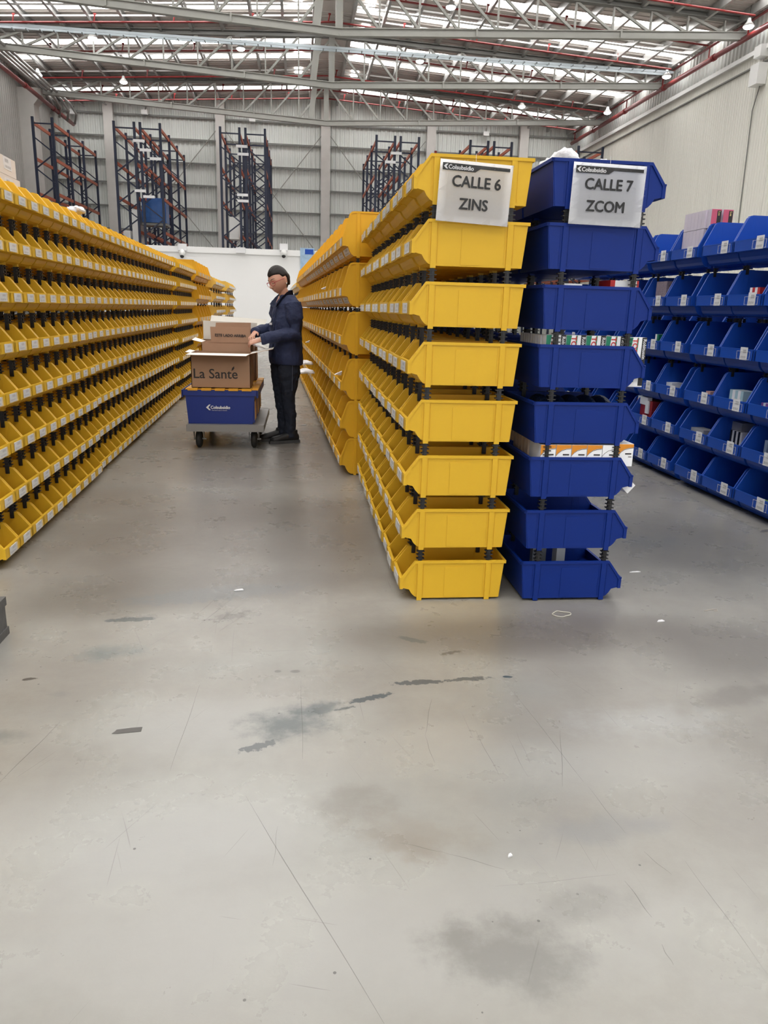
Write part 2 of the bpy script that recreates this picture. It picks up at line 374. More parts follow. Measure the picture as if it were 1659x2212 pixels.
b = corrugated('x', (XL, YF), (XL, YB), 0, roofz(XL)-.02, .25, .05, WALLC, (1, 0)); b.box(XL-.2, XL-.02, YF, YB, 0, roofz(XL)-.02)
struct(b.obj('wall_left', mat('grey_wall_sheet', (.42, .41, .39), .6, var=.08, vs=1)))
b = MB(); b.box(XL, XR, YF-.2, YF, 5.2, 11.4)
FILL_SPANS = [(-12, -8), (-6, -1.5), (.5, 5), (7, 11)]
xs = [XL]+[v for d in FILL_SPANS for v in d]+[XR]
for i in range(0, len(xs), 2): b.box(xs[i], xs[i+1], YF-.2, YF, 0, 5.2)
struct(b.obj('wall_front', WHT))
for i, (a, c) in enumerate(FILL_SPANS): struct(MB().box(a, c, YF-.12, YF-.05, 0, 5.2).obj('fill_panel_%d' % (i+1), FILL_MAT))  # added glowing panels out of view, give frontal light on the bin faces

# roof with skylight strips
strips = [43.45, 38.35, 36.4]
y = 32.45
while y > YF: strips += [y, y-2.4]; y -= 6.3
strips = sorted(set(round(v, 2) for v in strips if YF+1 < v < YB))
SW = .66
for side, (xa, xb) in enumerate(((XL, XC-.55), (XC+.55, XR))): pass
edges = [YF-.2]
for v in strips: edges += [v, v+SW]
edges.append(YB+.2)
b = MB()
def slab(b, xa, xb, ya, yb, t0, t1):
    M = None; za, zb = roofz(xa), roofz(xb)
    b.prism([(xa, za+t0), (xb, zb+t0), (xb, zb+t1), (xa, za+t1)], ya, yb)
for i in range(0, len(edges), 2):
    ya, yb = edges[i], edges[i+1]
    slab(b, XL-.2, XC, ya, yb, 0, .06); slab(b, XC, XR+.2, ya, yb, 0, .06)
    k = ya+.15
    while k < yb-.05:
        slab(b, XL, XC, k, k+.05, -.035, 0); slab(b, XC, XR, k, k+.05, -.035, 0); k += .33
struct(b.obj('ceiling', ROOFM))
n = 0
for v in strips:
    n += 1
    b = MB(); slab(b, XL+.6, XC-.5, v-.01, v+SW+.01, .02, .05); slab(b, XC+.9, XR-.25, v-.01, v+SW+.01, .02, .05)
    struct(b.obj('window_%d' % n, SKYL))
    b = MB()
    for xa, xb in ((XL-.2, XL+.6), (XC-.5, XC), (XC, XC+.9), (XR-.25, XR+.2)): slab(b, xa, xb, v-.01, v+SW+.01, .0, .06)
    struct(b.obj('ceiling_infill', ROOFM))
# ridge lantern windows (bright vertical panels beside the ridge)
b = MB()
for y0 in range(-14, 44, 3):
    for x in (XC-1.35, XC+1.35): b.box(x-.16, x+.16, y0+.2, y0+1.2, roofz(x)-.05, roofz(x)-.03)
struct(b.obj('window_%d' % (n+1), SKYL))
# ledge and gutter on the right wall, girts and columns
struct(MB().box(XR-.30, XR, YF, YB, 10.0, 10.06).box(XR-.32, XR-.29, YF, YB, 9.97, 10.12).obj('trim_1', WHT))
struct(MB().box(XR-.26, XR-.02, YF, YB, 9.6, 9.64).obj('trim_2', DSTEEL))
b = MB()
for z in (2.8, 4.0, 5.2, 6.4, 7.6, 8.72, 9.9, 11.0):
    b.box(XL, XR, YB-.18, YB-.05, z-.02, z+.02); b.box(XL, XR, YB-.20, YB-.18, z-.05, z+.03)
struct(b.obj('trim_3', DSTEEL))
k = 4
for x in (-10.1, -4.26, 1.43, 7.3, 12.6):
    struct(MB().box(x-.25, x+.25, YB-.5, YB-.2, 0, roofz(x)-.1).obj('trim_%d' % k, CONC)); k += 1
for y in (21.9, 28.2, 34.5, 41.0):
    b = MB(); b.box(XL+.05, XL+.75, y-.35, y+.35, 0, 10.1); b.prism([(XL+.05, 10.1), (XL+.75, 10.1), (XL+1.1, 10.5), (XL+1.1, 10.8), (XL+.05, 10.8)], y-.35, y+.35)
    struct(b.obj('trim_%d' % k, CONC)); k += 1
# diagonal wall bracing rods
b = MB()
for x0, x1 in ((-9.9, -4.5), (-4.0, 1.2), (1.7, 7.0)):
    b.tube([(x0, YB-.3, 4), (x1, YB-.3, 10.4)], .025, 6); b.tube([(x1, YB-.32, 4), (x0, YB-.32, 10.4)], .025, 6)
struct(b.obj('trim_%d' % k, STEEL)); k += 1

# white partition at the end of the aisles
b = MB(); b.box(-8.2, 3.2, 34.0, 34.12, 0, 3.35)
PARTW = mat('white_partition_panel', (.90, .90, .90), .5)
struct(b.obj('wall_partition', PARTW))
struct(MB().box(-8.3, 3.3, 33.93, 34.2, 3.35, 3.58).obj('trim_%d' % k, PARTW)); k += 1

# ---------------------------------------------------------------- roof steel
names3 = ['farthest', 'middle', 'nearest']
for ti, Y in enumerate((9.5, 15.7, 21.95, 28.2, 34.4, 41.0)):
    nm = {28.2: 'third in depth, across the top edge of the photo', 34.4: 'crossing the upper quarter of the photo', 41.0: 'nearest to the back wall'}.get(Y, 'overhead %s from the front doors' % ORD[ti])
    t = thing('roof_truss', 'light grey V-bottomed steel roof truss %s' % nm, 'roof truss', (XC, Y, 0), 0, 'roof trusses')
    def topz(x): return 11.78 - .042*abs(x)
    def botz(x): return 10.13 + .052*abs(x)
    xa, xb = XL+.6-XC, XR-.3-XC
    b = MB()
    for a, c in ((xa, 0), (0, xb)):
        b.bar((a, 0, topz(a)), (c, 0, topz(c)), .24, .03); b.bar((a, 0, topz(a)+.16), (c, 0, topz(c)+.16), .24, .03); b.bar((a, 0, topz(a)+.08), (c, 0, topz(c)+.08), .03, .16)
    b.obj('top_chord', DSTEEL, t)
    b = MB()
    for a, c in ((xa, 0), (0, xb)):
        b.bar((a, 0, botz(a)+.02), (c, 0, botz(c)+.02), .20, .03); b.bar((a, 0, botz(a)-.20), (c, 0, botz(c)-.20), .20, .03); b.bar((a, 0, botz(a)-.09), (c, 0, botz(c)-.09), .10, .22)
    for x in (-7.4, -3.5, 4.6, 9.6): b.box(x-.03, x+.03, -.12, .12, botz(x)-.2, botz(x)+.06)
    b.obj('bottom_chord', STEEL, t)
    MB().box(-.12, .12, -.09, .09, botz(0), topz(0)).obj('king_post', STEEL, t)
    MB().bar((-.75, 0, botz(.8)), (-.55, 0, topz(.6)), .26, .1).obj('king_post', STEEL, t)
    if Y < 20: continue
    for sgn, lim in ((-1, -xa), (1, xb)):
        i = 1
        while i*1.33 < lim-.3:
            x = sgn*i*1.33; x2 = sgn*(i-1)*1.33
            MB().bar((x, 0, botz(x)), (x, 0, topz(x)), .055, .09, Vector((0, 1, 0))).obj('web_post', STEEL, t)
            MB().bar((x, 0, botz(x)), (x2, 0, topz(x2)), .08, .08, Vector((0, 1, 0))).obj('web_diagonal', STEEL, t)
            i += 1
# purlins
pur = MB(); L_ = YB-YF-.4
pur.prism([(-.05, -.30), (.05, -.30), (.05, -.285), (-.035, -.285), (-.035, -.02), (.05, -.02), (.05, 0), (-.05, 0)], YF+.2, YB-.2)
pm = pur.mesh('roof_purlin', GALV); i = 0
for sgn in (-1, 1):
    x = XC + sgn*.75; j = 0
    while XL+.3 < x < XR-.2:
        o = link('roof_purlin', pm, None, (x, 0, roofz(x)-.04))
        tag(o, 'grey steel purlin under the roof, %s one %s of the ridge' % (ORD[j], 'left' if sgn < 0 else 'right'), 'roof beam', 'roof purlins'); x += sgn*1.19; j += 1
# thin white sag rods
b = MB()
for Y in (31.4, 32.0, 33.1, 37.6, 40.0, 42.5):
    for a, c in ((XL+.6, XC-.8), (XC+.8, XR-.3)): b.bar((a, Y, roofz(a)-.22), (c, Y, roofz(c)-.22), .05, .05)
tag(b.obj('sag_rod_set', WHT), 'thin white tie rods running across under the roof sheets', 'tie rod', kind='stuff')
# sprinkler runs
ri = 0
for Y in (27.0, 30.0, 32.9, 36.2, 39.9, 42.3, 43.9):
    t = thing('sprinkler_pipe', 'thin red sprinkler pipe crossing under the roof, %s from the back wall' % ORD[6-ri], 'pipe', (0, Y, 0), 0, 'red sprinkler pipes under the roof')
    MB().tube([(XL+1.2, 0, roofz(XL+1.2)-.5), (XC, 0, roofz(XC)-.5), (XR-.7, 0, roofz(XR-.7)-.5)], .035, 8).obj('pipe_run', RED, t)
    x = XL+2.0+.3*ri
    while x < XR-1:
        MB().tube([(x, 0, roofz(x)-.5), (x+.05, 0, roofz(x)-.22)], .028, 6).box(x, x+.1, -.02, .02, roofz(x)-.26, roofz(x)-.2).obj('sprinkler_drop', RED, t); x += 2.9
    ri += 1
for X, zz, nm in ((XR-.42, 10.62, 'thick red fire main along the right wall'), (XL+1.25, 10.25, 'thick red fire main along the left wall')):
    t = thing('fire_main', nm, 'pipe', (X, 0, 0))
    MB().tube([(0, YF+.5, zz), (0, YB-.7, zz)], .095, 10).obj('main_pipe', RED, t, True)
    if X > 0:
        MB().tube([(.05, YF+.5, zz+.5), (.05, YB-.7, zz+.5)], .045, 8).obj('upper_pipe', RED, t, True)
        for Y in (24, 27.9, 30.5, 34.3, 38, 42, 45): MB().tube([(.05, Y, zz), (.05, Y, zz+.5)], .03, 6).obj('cross_pipe', RED, t)
    for Y in (22, 26, 30, 34, 38, 42): MB().tube([(0, Y-.08, zz), (0, Y+.08, zz)], .12, 10).obj('coupling', RED, t)
t = thing('fire_riser', 'red riser pipe standing against a gable column at the back wall', 'pipe', (7.55, YB-.55, 0)); MB().tube([(0, 0, 3.4), (0, 0, 9.9)], .07, 8).obj('riser_pipe', RED, t)
for i in range(4):
    x = XL+1.05+.23*i; z = 10.95-.03*i
    tag(MB().tube([(x, YF+.6, z), (x, 41.5+.5*i, z-.12), (x+.12, 42.2+.5*i, z-.45), (x-.02, 42.3+.5*i, z-.9)], .06, 8).obj('service_pipe', GALV, None, True),
        'grey service pipe along the left wall, %s of four counted from the wall' % ORD[i], 'pipe', 'grey service pipes by the left wall')
b = MB(); 
for dy in (0, .3): b.bar((XL+.8, 32.9+dy, 11.05), (XR-.5, 33.1+dy, 10.95), .03, .09)
for i in range(56): b.box(XL+1+i*.5, XL+1.04+i*.5, 32.92, 33.25, 10.94, 10.97)
tag(b.obj('cable_tray', mat('bluish_galvanised', (.40, .45, .48), .4, .5)), 'bluish galvanised cable tray hanging straight across below the roof', 'cable tray')
# lamps
def make_lamp(loc, label, first=[None]):
    if first[0] is None:
        t = thing('high_bay_lamp', label, 'lamp', loc, 0, 'high bay lamps')
        MB().tube([(0, 0, .25), (0, 0, .62)], .01, 6).obj('suspension_rod', BLK, t)
        MB().loft([((0, 0, .25), (.05, 0, 0), (0, .05, 0)), ((0, 0, .14), (.08, 0, 0), (0, .08, 0)), ((0, 0, 0), (.2, 0, 0), (0, .2, 0))], 16).obj('lamp_shade', WHT, t, True)
        MB().sphere((0, 0, -.01), (.17, .17, .08)).obj('lamp_lens', LAMPE, t, True)
        first[0] = t; return t
    return dup(first[0], loc, 0, label, 'high bay lamps')
LP = [(520, 105, 'in the top centre of the photo'), (200, 82, 'at the upper left, above the leftmost racking'), (267, 177, 'left of centre, just under the second truss'), (82, 162, 'farthest left, near the wall pipes'), (974, 15, 'highest in the photo, right of centre'),
      (907, 132, 'above the CALLE 6 sign, under the middle truss'), (1127, 230, 'above the CALLE 7 sign, low under the last truss'), (1312, 243, 'by the right wall, farthest of the three'), (1440, 165, 'by the right wall, middle of the three'), (1617, 57, 'by the right wall, nearest of the three')]
for px, py, d in LP:
    zl = 10.95
    for _ in range(4): p = atz(px, py, zl); zl = roofz(p.x)-.70
    make_lamp(p, 'glowing white high bay lamp %s' % d)
for px, py, d in ((155, 240, 'upper left corner of the back wall'), (312, 241, 'back wall girt above the blue wrapped pallet'), (545, 257, 'back wall girt left of the middle column'), (1050, 288, 'back wall girt above the CALLE 6 sign')):
    p = at(px, py, YB-.45); t = thing('wall_floodlight', 'small white floodlight on the %s' % d, 'floodlight', p, 0, 'floodlights on the back wall')
    MB().box(-.16, .16, -.1, .1, -.14, .08).obj('housing', WHT, t); MB().bar((0, .1, 0), (.05, .26, .3), .04).obj('bracket', STEEL, t)
# horn and box on right wall
p = Vector((XR-.35, 26.9, 9.4)); t = thing('wall_loudspeaker', 'white box and horn fixed high on the right wall below the ledge', 'loudspeaker', p)
MB().box(-.15, .15, -.2, .2, .35, .7).obj('junction_box', WHT, t); MB().box(-.18, .15, -.25, .25, -.5, .15).obj('horn', WHT, t); MB().tube([(.1, 0, -.5), (.12, .3, -1.2), (.15, .2, -6)], .02, 6).obj('cable', DSTEEL, t)
# cameras on the partition, wall poster
for px, d in ((394, 'leftmost on the white partition'), (613, 'above the worker on the white partition')):
    p = at(px, 540, 33.8); t = thing('security_camera', 'white dome security camera with a dark lens, %s' % d, 'camera', p, 0, 'security cameras on the partition')
    MB().box(-.17, .17, -.05, .12, -.02, .25).obj('mounting_box', WHITEP, t); MB().sphere((0, -.12, -.14), (.13, .13, .16)).obj('dome', WHT, t, True); MB().sphere((0, -.16, -.25), .085).obj('lens', BLK, t, True)
p = at(520, 541, 33.8); tag(MB().box(-.19, .19, -.05, .1, -.1, .12).obj('junction_box', WHITEP), 'small white junction box alone on the partition between the two cameras', 'junction box').location = p
p = at(664, 560, 33.9); t = thing('wall_poster', 'pale blue poster at the right end of the white partition', 'poster', p)
MB().box(-.3, .3, 0, .03, -.5, .45).obj('sheet', mat('poster_blue', (.35, .50, .68), .5, var=.4, vs=6), t); MB().box(-.1, .25, -.01, 0, .2, .4).obj('picture', BLU2, t)

# ---------------------------------------------------------------- pallet racking at the back
def rack(x0, x1, label, bays=3, levels=(2.9, 4.3, 5.7, 7.09, 8.5), Y0=36.5):
    t = thing('pallet_rack', label, 'rack', ((x0+x1)/2, Y0, 0), 0, 'pallet racks at the back'); h = (x1-x0)/2
    for k in range(bays+1):
        y = k*2.35; b = MB(); H = 8.72
        for x in (-h, h): b.box(x-.05, x+.05, y-.045, y+.045, 0, H)
        b.bar((-h, y, H-.25), (h, y, H-.25), .05); z = .5; s = 1
        while z < H-.9:
            b.bar((-h*s, y, z), (h*s, y, z+.62), .05); z += .62; s = -s
        b.obj('upright_frame', NAVY, t)
    for k in range(bays):
        for z in levels:
            for x in (-h, h): MB().box(x-.03, x+.03, k*2.35+.05, k*2.35+2.3, z-.07, z+.06).obj('beam', ORANGE, t)
    return t
for i, (a, c, l) in enumerate(((-11.2, -10.4, 'farthest left, beside the left wall column'), (-7.88, -7.04, 'left one of the pair with the blue wrapped pallet'), (-6.79, -5.96, 'right one of the pair with the blue wrapped pallet'),
        (-3.42, -2.6, 'left one of the pair above the worker'), (-2.34, -1.5, 'right one of the pair above the worker'), (3.39, 4.22, 'left one of the pair behind the CALLE 6 rack'), (4.47, 5.29, 'right one of the pair behind the CALLE 6 rack'),
        (7.63, 8.44, 'peeking over the top yellow bin, left one of two'), (8.72, 9.53, 'peeking over the top yellow bin, right one of two'), (12.66, 13.8, 'farthest right, peeking over the top blue bin'))):
    rack(a, c, 'navy pallet rack with orange beams %s' % l)
def blockbox(name, m, label, cat, p0, p1, Y, d=.9, sm=None):
    a = at(*p0, Y); c = at(*p1, Y); b = MB()
    b.box(min(a.x, c.x), max(a.x, c.x), Y, Y+d, min(a.z, c.z), max(a.z, c.z)); return tag(b.obj(name, m), label, cat)
t = thing('wrapped_pallet', 'blue stretch-wrapped load on a pallet up in the racking', 'pallet load', at(334, 487, 37.0))
b = MB(); b.loft([((0, .5, z), (.52+.03*math.sin(z*9), 0, 0), (0, .5, 0)) for z in (0, .3, .6, .9, 1.05, 1.12)], 4); b.bm.transform(Matrix.Rotation(math.pi/4, 4, 'Z')); 
b = MB(); b.box(-.52, .52, 0, .9, .12, 1.1); b.box(-.5, .5, -.02, 0, .3, .9); b.box(-.45, .5, .1, .85, 1.1, 1.16)
b.obj('wrapped_load', mat('blue_wrap', (.02, .09, .30), .25, bump=1, bs=6, var=.5, vs=3), t)
MB().box(-.55, .55, 0, .95, 0, .1).obj('pallet_deck', DSTEEL, t)
blockbox('packed_box', WHT, 'tall white load beside the blue wrapped pallet in the racking', 'box', (284, 452), (304, 525), 37.0)
blockbox('packed_box', WHT, 'low white load behind the top row of the left yellow rack', 'box', (255, 497), (283, 525), 37.0)
blockbox('packed_box', WHT, 'white load low in the racking above the worker', 'box', (495, 468), (517, 517), 37.0)
for i, (px, py) in enumerate(((300, 304), (314, 324), (336, 343), (303, 412), (322, 425), (522, 316), (525, 333), (524, 421), (525, 434), (856, 331), (843, 350))):
    p = at(px, py, 36.42); w_ = .24
    tag(MB().box(p.x-w_, p.x+w_, 36.38, 36.42, p.z-.06, p.z+.05).obj('rack_sign', WHITEP), 'small white sign plate on the racking uprights, %s counted from the left' % ORD[i], 'sign', 'white plates on the racking')

# ================================================================= BINS
def bin_mesh(name, L, w, h, z0, z1, xs, m, rnd=.0, posts=(.088, .395), label=True, holder=False):
    b = MB(); hw = w/2; t = .005; y_ = hw-.009
    prof = [(.004, z1), (xs, h-.004), (L-.008, h-.004), (L-.028, 0), (.085, 0), (.066, z0*.2), (.053, z0*.48), (.042, z0-.006), (.018, z0), (.004, z0)]
    for s in (-1, 1): b.prism(prof, s*y_-t/2, s*y_+t/2)
    b.box(.085, L-.028, -y_, y_, 0, t)
    b.prism([(L-.028, 0), (L-.028+t, 0), (L-.006, h), (L-.006-t, h)], -y_, y_)
    b.strip([(.004, z0), (.018, z0), (.042, z0-.006), (.053, z0*.48), (.066, z0*.2), (.085, 0)], t, -y_, y_)
    b.box(0, .005, -y_-.004, y_+.004, z0-.002, z1)
    b.box(-.001, .012, -hw+.001, hw-.001, z1-.004, z1+.004)
    # rim with outside flange
    top = [(0, z1-.004), (xs-.012, h-.018), (xs+.004, h-.004), (xs+.02, h), (L, h)] if rnd else [(0, z1-.004), (xs, h), (L, h)]
    for s in (-1, 1):
        ya, yb = sorted((s*(hw-.0125), s*(hw-.001))); b.strip(top[::-1], .012, ya, yb)
        ya, yb = sorted((s*(hw-.0125), s*(hw-.002))); b.box(0, .014, ya, yb, z0-.002, z1)
    b.box(L-.012, L, -hw+.001, hw-.001, h-.013, h)
    # posts, foot ends, ribs
    for px in posts:
        for s in (-1, 1):
            ya, yb = sorted((s*(hw-.012), s*(hw-.0015))); b.box(px-.011, px+.011, ya, yb, -.009, h-.012)
            for dx in (-.020, .016):
                ya2, yb2 = sorted((s*(hw-.012), s*(hw-.005))); b.box(px+dx, px+dx+.004, ya2, yb2, .012, h-.012)
    for s in (-1, 1):
        mid = (posts[0]+posts[1])/2; ya, yb = sorted((s*(y_), s*(y_+.0045))); b.box(mid-.042, mid+.042, ya, yb, .006, h-.03)
    return b.mesh(name, m)
def riser_mesh(px, s, w, h, gap):
    b = MB(); y = s*(w/2-.016); z0 = h-.03; z1 = h+gap-.0095
    b.box(px-.009, px+.009, y-.006, y+.006, z0, z1)
    b.box(px-.004, px+.004, y-.009, y+.009, z0, z1)
    k = h+.008
    while k < h+gap-.006: b.box(px-.017, px+.017, y-.011, y+.011, k, k+.004); k += .017
    return b.mesh('riser_post', BLK)
def card_mesh(wy, z0, z1, y0=0): return MB().box(-.0035, -.0015, y0-wy/2, y0+wy/2, z0, z1).mesh('label_card', LABEL)
def holder_mesh(wy, z0, z1, y0=0): return MB().box(-.006, -.0042, y0-wy/2, y0+wy/2, z0, z1).mesh('label_holder', CLEAR)
class Kind:
    def __init__(s, name, cat, L, w, h, z0, z1, xs, m, gap, card=(.08, .0), rnd=0, posts=(.088, .395), risers=True):
        s.name, s.cat, s.L, s.w, s.h, s.gap = name, cat, L, w, h, gap
        s.body = bin_mesh(name, L, w, h, z0, z1, xs, m, rnd, posts)
        zc = (z0+z1)/2; hh = (z1-z0)*.42
        s.card = card_mesh(card[0], zc-hh, zc+hh, card[1]); s.hold = holder_mesh(card[0]*1.18, zc-hh*1.1, zc+hh*1.02, card[1]*.93)
        s.ris = [riser_mesh(px, sg, w, h, gap) for px in posts for sg in (-1, 1)] if risers and gap > .02 else []
        s.proto = None
    def put(s, loc, rz, label, group, top=False, parts=True):
        o = link(s.name, s.body, None, loc, rz); tag(o, label, s.cat, group)
        if parts:
            link('label_card', s.card, o); link('label_holder', s.hold, o)
            if not top:
                for r in s.ris: link('riser_post', r, o)
        return o
DZ = .236; H = .175
NARL = Kind('storage_bin', 'storage bin', .475, .203, H, .047, .094, .064, YEL, DZ-H, (.095, .0), 1)
NARR = Kind('storage_bin', 'storage bin', .475, .232, H, .047, .094, .064, YEL, DZ-H, (.12, .0), 0)
BLUN = Kind('storage_bin', 'storage bin', .475, .43, H, .047, .094, .064, BLU, DZ-H, (.1, .0), 0)
ROWS = ['bottom', 'second', 'third', 'fourth', 'fifth', 'sixth', 'seventh', 'top']
def RN(r, n): return 'bottom' if r == 0 else ('top' if r == n-1 else ROWS[r]+' lowest')
# --- right near rack (faces the aisle on the left)
for r in range(8):
    for i in range(11):
        y = 3.124 + .2345*(i+.5)
        lab = 'yellow bin in the CALLE 6 rack, %s row, %s column from its near end' % (RN(r, 8), ORD[i])
        NARR.put((.439 - (.006 if i % 2 else 0), y, .01+DZ*r), 0, lab, 'yellow bins of the near right rack', r == 7)
# --- left rack, rotated slightly
LA = -.0245
def lpos(s, x, z):          # s metres along the rack from Y=5.62, x = how far out
    return Vector((-1.436 + x*math.cos(LA) + s*math.sin(LA), 5.62 + s*math.cos(LA) - x*math.sin(LA)*-1*-1, z))
rz = math.pi - LA
for r in range(8):
    for i in range(10):
        s = -.2045*(i+.5)
        NARL.put(lpos(s, .0, .01+DZ*r), rz, 'yellow bin in the nearest left section, %s row, %s before the step' % (RN(r, 8), ORD[i]), 'yellow bins of the near left section', r == 7)
stuffb = []
for r in range(8):
    for i in range(33):
        s = .02 + .2045*(i+.5) + (.12 if i > 22 else 0); x = -.02 if i < 23 else .01
        if i < 15:
            NARL.put(lpos(s, x, .01+DZ*r), rz, 'yellow bin in the long left rack, %s row, %s past the step' % (RN(r, 8), ORD[i]), 'yellow bins of the long left rack', r == 7)
        else: stuffb.append((lpos(s, x, .01+DZ*r), r == 7))
def join_stuff(name, kind, places, rz, mats, label, cat):
    bm = bmesh.new()
    for loc, top in places:
        M = Matrix.Translation(loc) @ Matrix.Rotation(rz, 4, 'Z')
        for mi, ms in ((0, [kind.body]), (1, [kind.card]), (2, [] if top else kind.ris)):
            for me in ms:
                n0 = len(bm.verts); f0 = len(bm.faces); bm.from_mesh(me); bm.verts.ensure_lookup_table(); bm.faces.ensure_lookup_table()
                bmesh.ops.transform(bm, matrix=M, verts=bm.verts[n0:])
                for f in bm.faces[f0:]: f.material_index = mi
    me = bpy.data.meshes.new(name); bm.to_mesh(me); bm.free()
    for m in mats: me.materials.append(m)
    return tag(link(name, me), label, cat, kind='stuff')
join_stuff('storage_bin_rows', NARL, stuffb, rz, [YEL, WHITEP, BLK], 'far rows of small yellow bins with white labels on the long left rack', 'storage bins')
join_stuff('storage_bin_rows', NARL, [(lpos(-2.1+.2045*(i+.5), -1.0, .01+DZ*r), True) for r in range(7) for i in range(44)], -LA, [YEL, WHITEP, BLK], 'yellow bins backing onto the left rack, glimpsed between its rows', 'storage bins')
# --- tall wide bins
TZ = [.0, .288, .576, .915, 1.262, 1.61]
TW = .445; TH = .305
TALLY = Kind('tall_storage_bin', 'storage bin', .475, TW, .278, .07, .128, .062, YEL2, .0, (.09, -.12), 1, (.118, .395), False)
TALLY2 = Kind('tall_storage_bin', 'storage bin', .475, TW, TH, .07, .128, .062, YEL2, .034, (.09, -.12), 1, (.115, .395))
RA = .040
SCOOP = MB().prism([(.040, .060), (.044, .058), (.064, .018), (.060, .018)], -.17, .17).mesh('scoop_label', LABEL)
def rpos(s, z): return Vector((.306 - s*math.sin(RA), 5.75 + s*math.cos(RA), z))
for r in range(6):
    K = TALLY if r < 2 else TALLY2
    for sec, (s0, n_) in enumerate(((0, 6), (2.76, 8), (6.45, 6))):
        for i in range(n_):
            o = K.put(rpos(s0+.452*(i+.5), TZ[r]+.01), RA, 'tall yellow bin in the far right rack, %s row, %s of its %s section' % (RN(r, 6), ORD[i], ORD[sec]), 'tall yellow bins of the far right rack', r == 5, sec < 2)
            if r >= 4 and sec < 2: link('scoop_label', SCOOP, o)
for r in range(6):
    for i in range(5):
        (TALLY if r < 2 else TALLY2).put(lpos(7.02+.452*(i+.5), .03, TZ[r]+.01), rz, 'tall yellow bin beyond the small left ones, %s row, %s in depth' % (RN(r, 6), ORD[i]), 'tall yellow bins at the far left', r == 5)
# --- far low wide bins, left and right ends
FAR = Kind('wide_storage_bin', 'storage bin', .475, .60, .20, .06, .11, .07, mat('pale_yellow_plastic', (.80, .53, .10), .4), .058, (.5, 0), 1)
FZ = [.26*i+.01 for i in range(7)]
for r in range(7):
    for i in range(4): FAR.put(lpos(9.45+.62*(i+.5), .10, FZ[r]), rz, 'pale yellow bin just before the left rack ends, %s row, %s of four' % (RN(r, 7), ORD[i]), 'pale yellow bins at the end of the left rack', r == 6)
    for i in range(4): FAR.put(lpos(12.15+.62*(i+.5), .18, FZ[r]+.0), rz, 'pale yellow bin at the left rack end, %s row, %s of four' % (RN(r, 7), ORD[i]), 'pale yellow bins at the end of the left rack', r == 6)
    for i in range(6): FAR.put(rpos(9.3+.62*(i+.5), FZ[r]), RA, 'pale yellow bin at the right rack end, %s row, %s of six' % (RN(r, 7), ORD[i]), 'pale yellow bins at the end of the right rack', r == 6)
# --- blue stack behind the CALLE 7 sign (opens to the right)
for r in range(8):
    for i in range(7):
        y = 3.094 + .436*(i+.5)
        BLUN.put((1.447, y, .012+DZ*r), math.pi, 'dark blue bin in the CALLE 7 rack, %s row, %s column from near end' % (RN(r, 8), ORD[i]), 'dark blue bins of the middle rack', r == 7)
# --- blue wall of bins at the right
BW = Kind('tall_storage_bin', 'storage bin', .475, .418, TH, .07, .135, .085, BLU2, .034, (.075, .105), 1, (.115, .395))
BW0 = Kind('tall_storage_bin', 'storage bin', .475, .418, .278, .07, .135, .085, BLU2, .0, (.075, .105), 1, (.115, .395), False)
for K in (BW, BW0):
    K.card = card_mesh(.082, .068, .150, -.10); 
    b = MB()
    for a, c, e, g in ((-.175, -.025, .072, .075), (-.175, -.025, .122, .125), (-.176, -.173, .072, .125), (-.028, -.025, .072, .125), (-.15, -.148, .072, .125)): b.box(-.008, -.005, a, c, e, g)
    K.hold = b.mesh('label_holder', CLEAR)
BY = [8.35, 7.87, 7.4, 6.93, 6.45, 6.02, 5.535, 5.115, 4.685, 4.205]
for r in range(6):
    K = BW0 if r in (0, 1) else BW
    for i, y in enumerate(BY[::-1]):
        K.put((2.91, y-.21, TZ[r]+.012), 0, 'bright blue bin in the right rack, %s row, %s from the photo edge' % (RN(r, 6), ORD[i]), 'bright blue bins of the right rack', r == 5)

b_back = [((3.88, y-.21, TZ[r]+.012), r in (0, 1, 5)) for r in range(5) for y in BY]
K = BW; K.body = BW0.body
join_stuff('storage_bin_rows', BW, b_back, math.pi, [BLU2, WHITEP, BLK], 'blue bins backing onto the right rack, glimpsed between its rows', 'storage bins')
tag(MB().box(5.2, 5.75, 3.7, 12.6, 0, .10).obj('gap_blocker_base', BLK), 'dark added base under the gap-blocking bins beyond the right rack', 'plinth')  # added base and following bins, unseen; they block bright gaps in the right rack
join_stuff('storage_bin_rows', BW, [((5.22, 4+.42*i, TZ[r]+.112), True) for r in range(5) for i in range(20)], 0, [BLU2, WHITEP, BLK], 'added blue bins beyond the right rack, blocking bright gaps between its rows', 'storage bins')
join_stuff('storage_bin_rows', BLUN, [((1.447, 3.094+.436*(i+.5), .012+DZ*r), r == 7) for r in range(8) for i in range(7, 22)], math.pi, [BLU, WHITEP, BLK], 'deeper columns of dark blue bins in the CALLE 7 rack', 'storage bins')

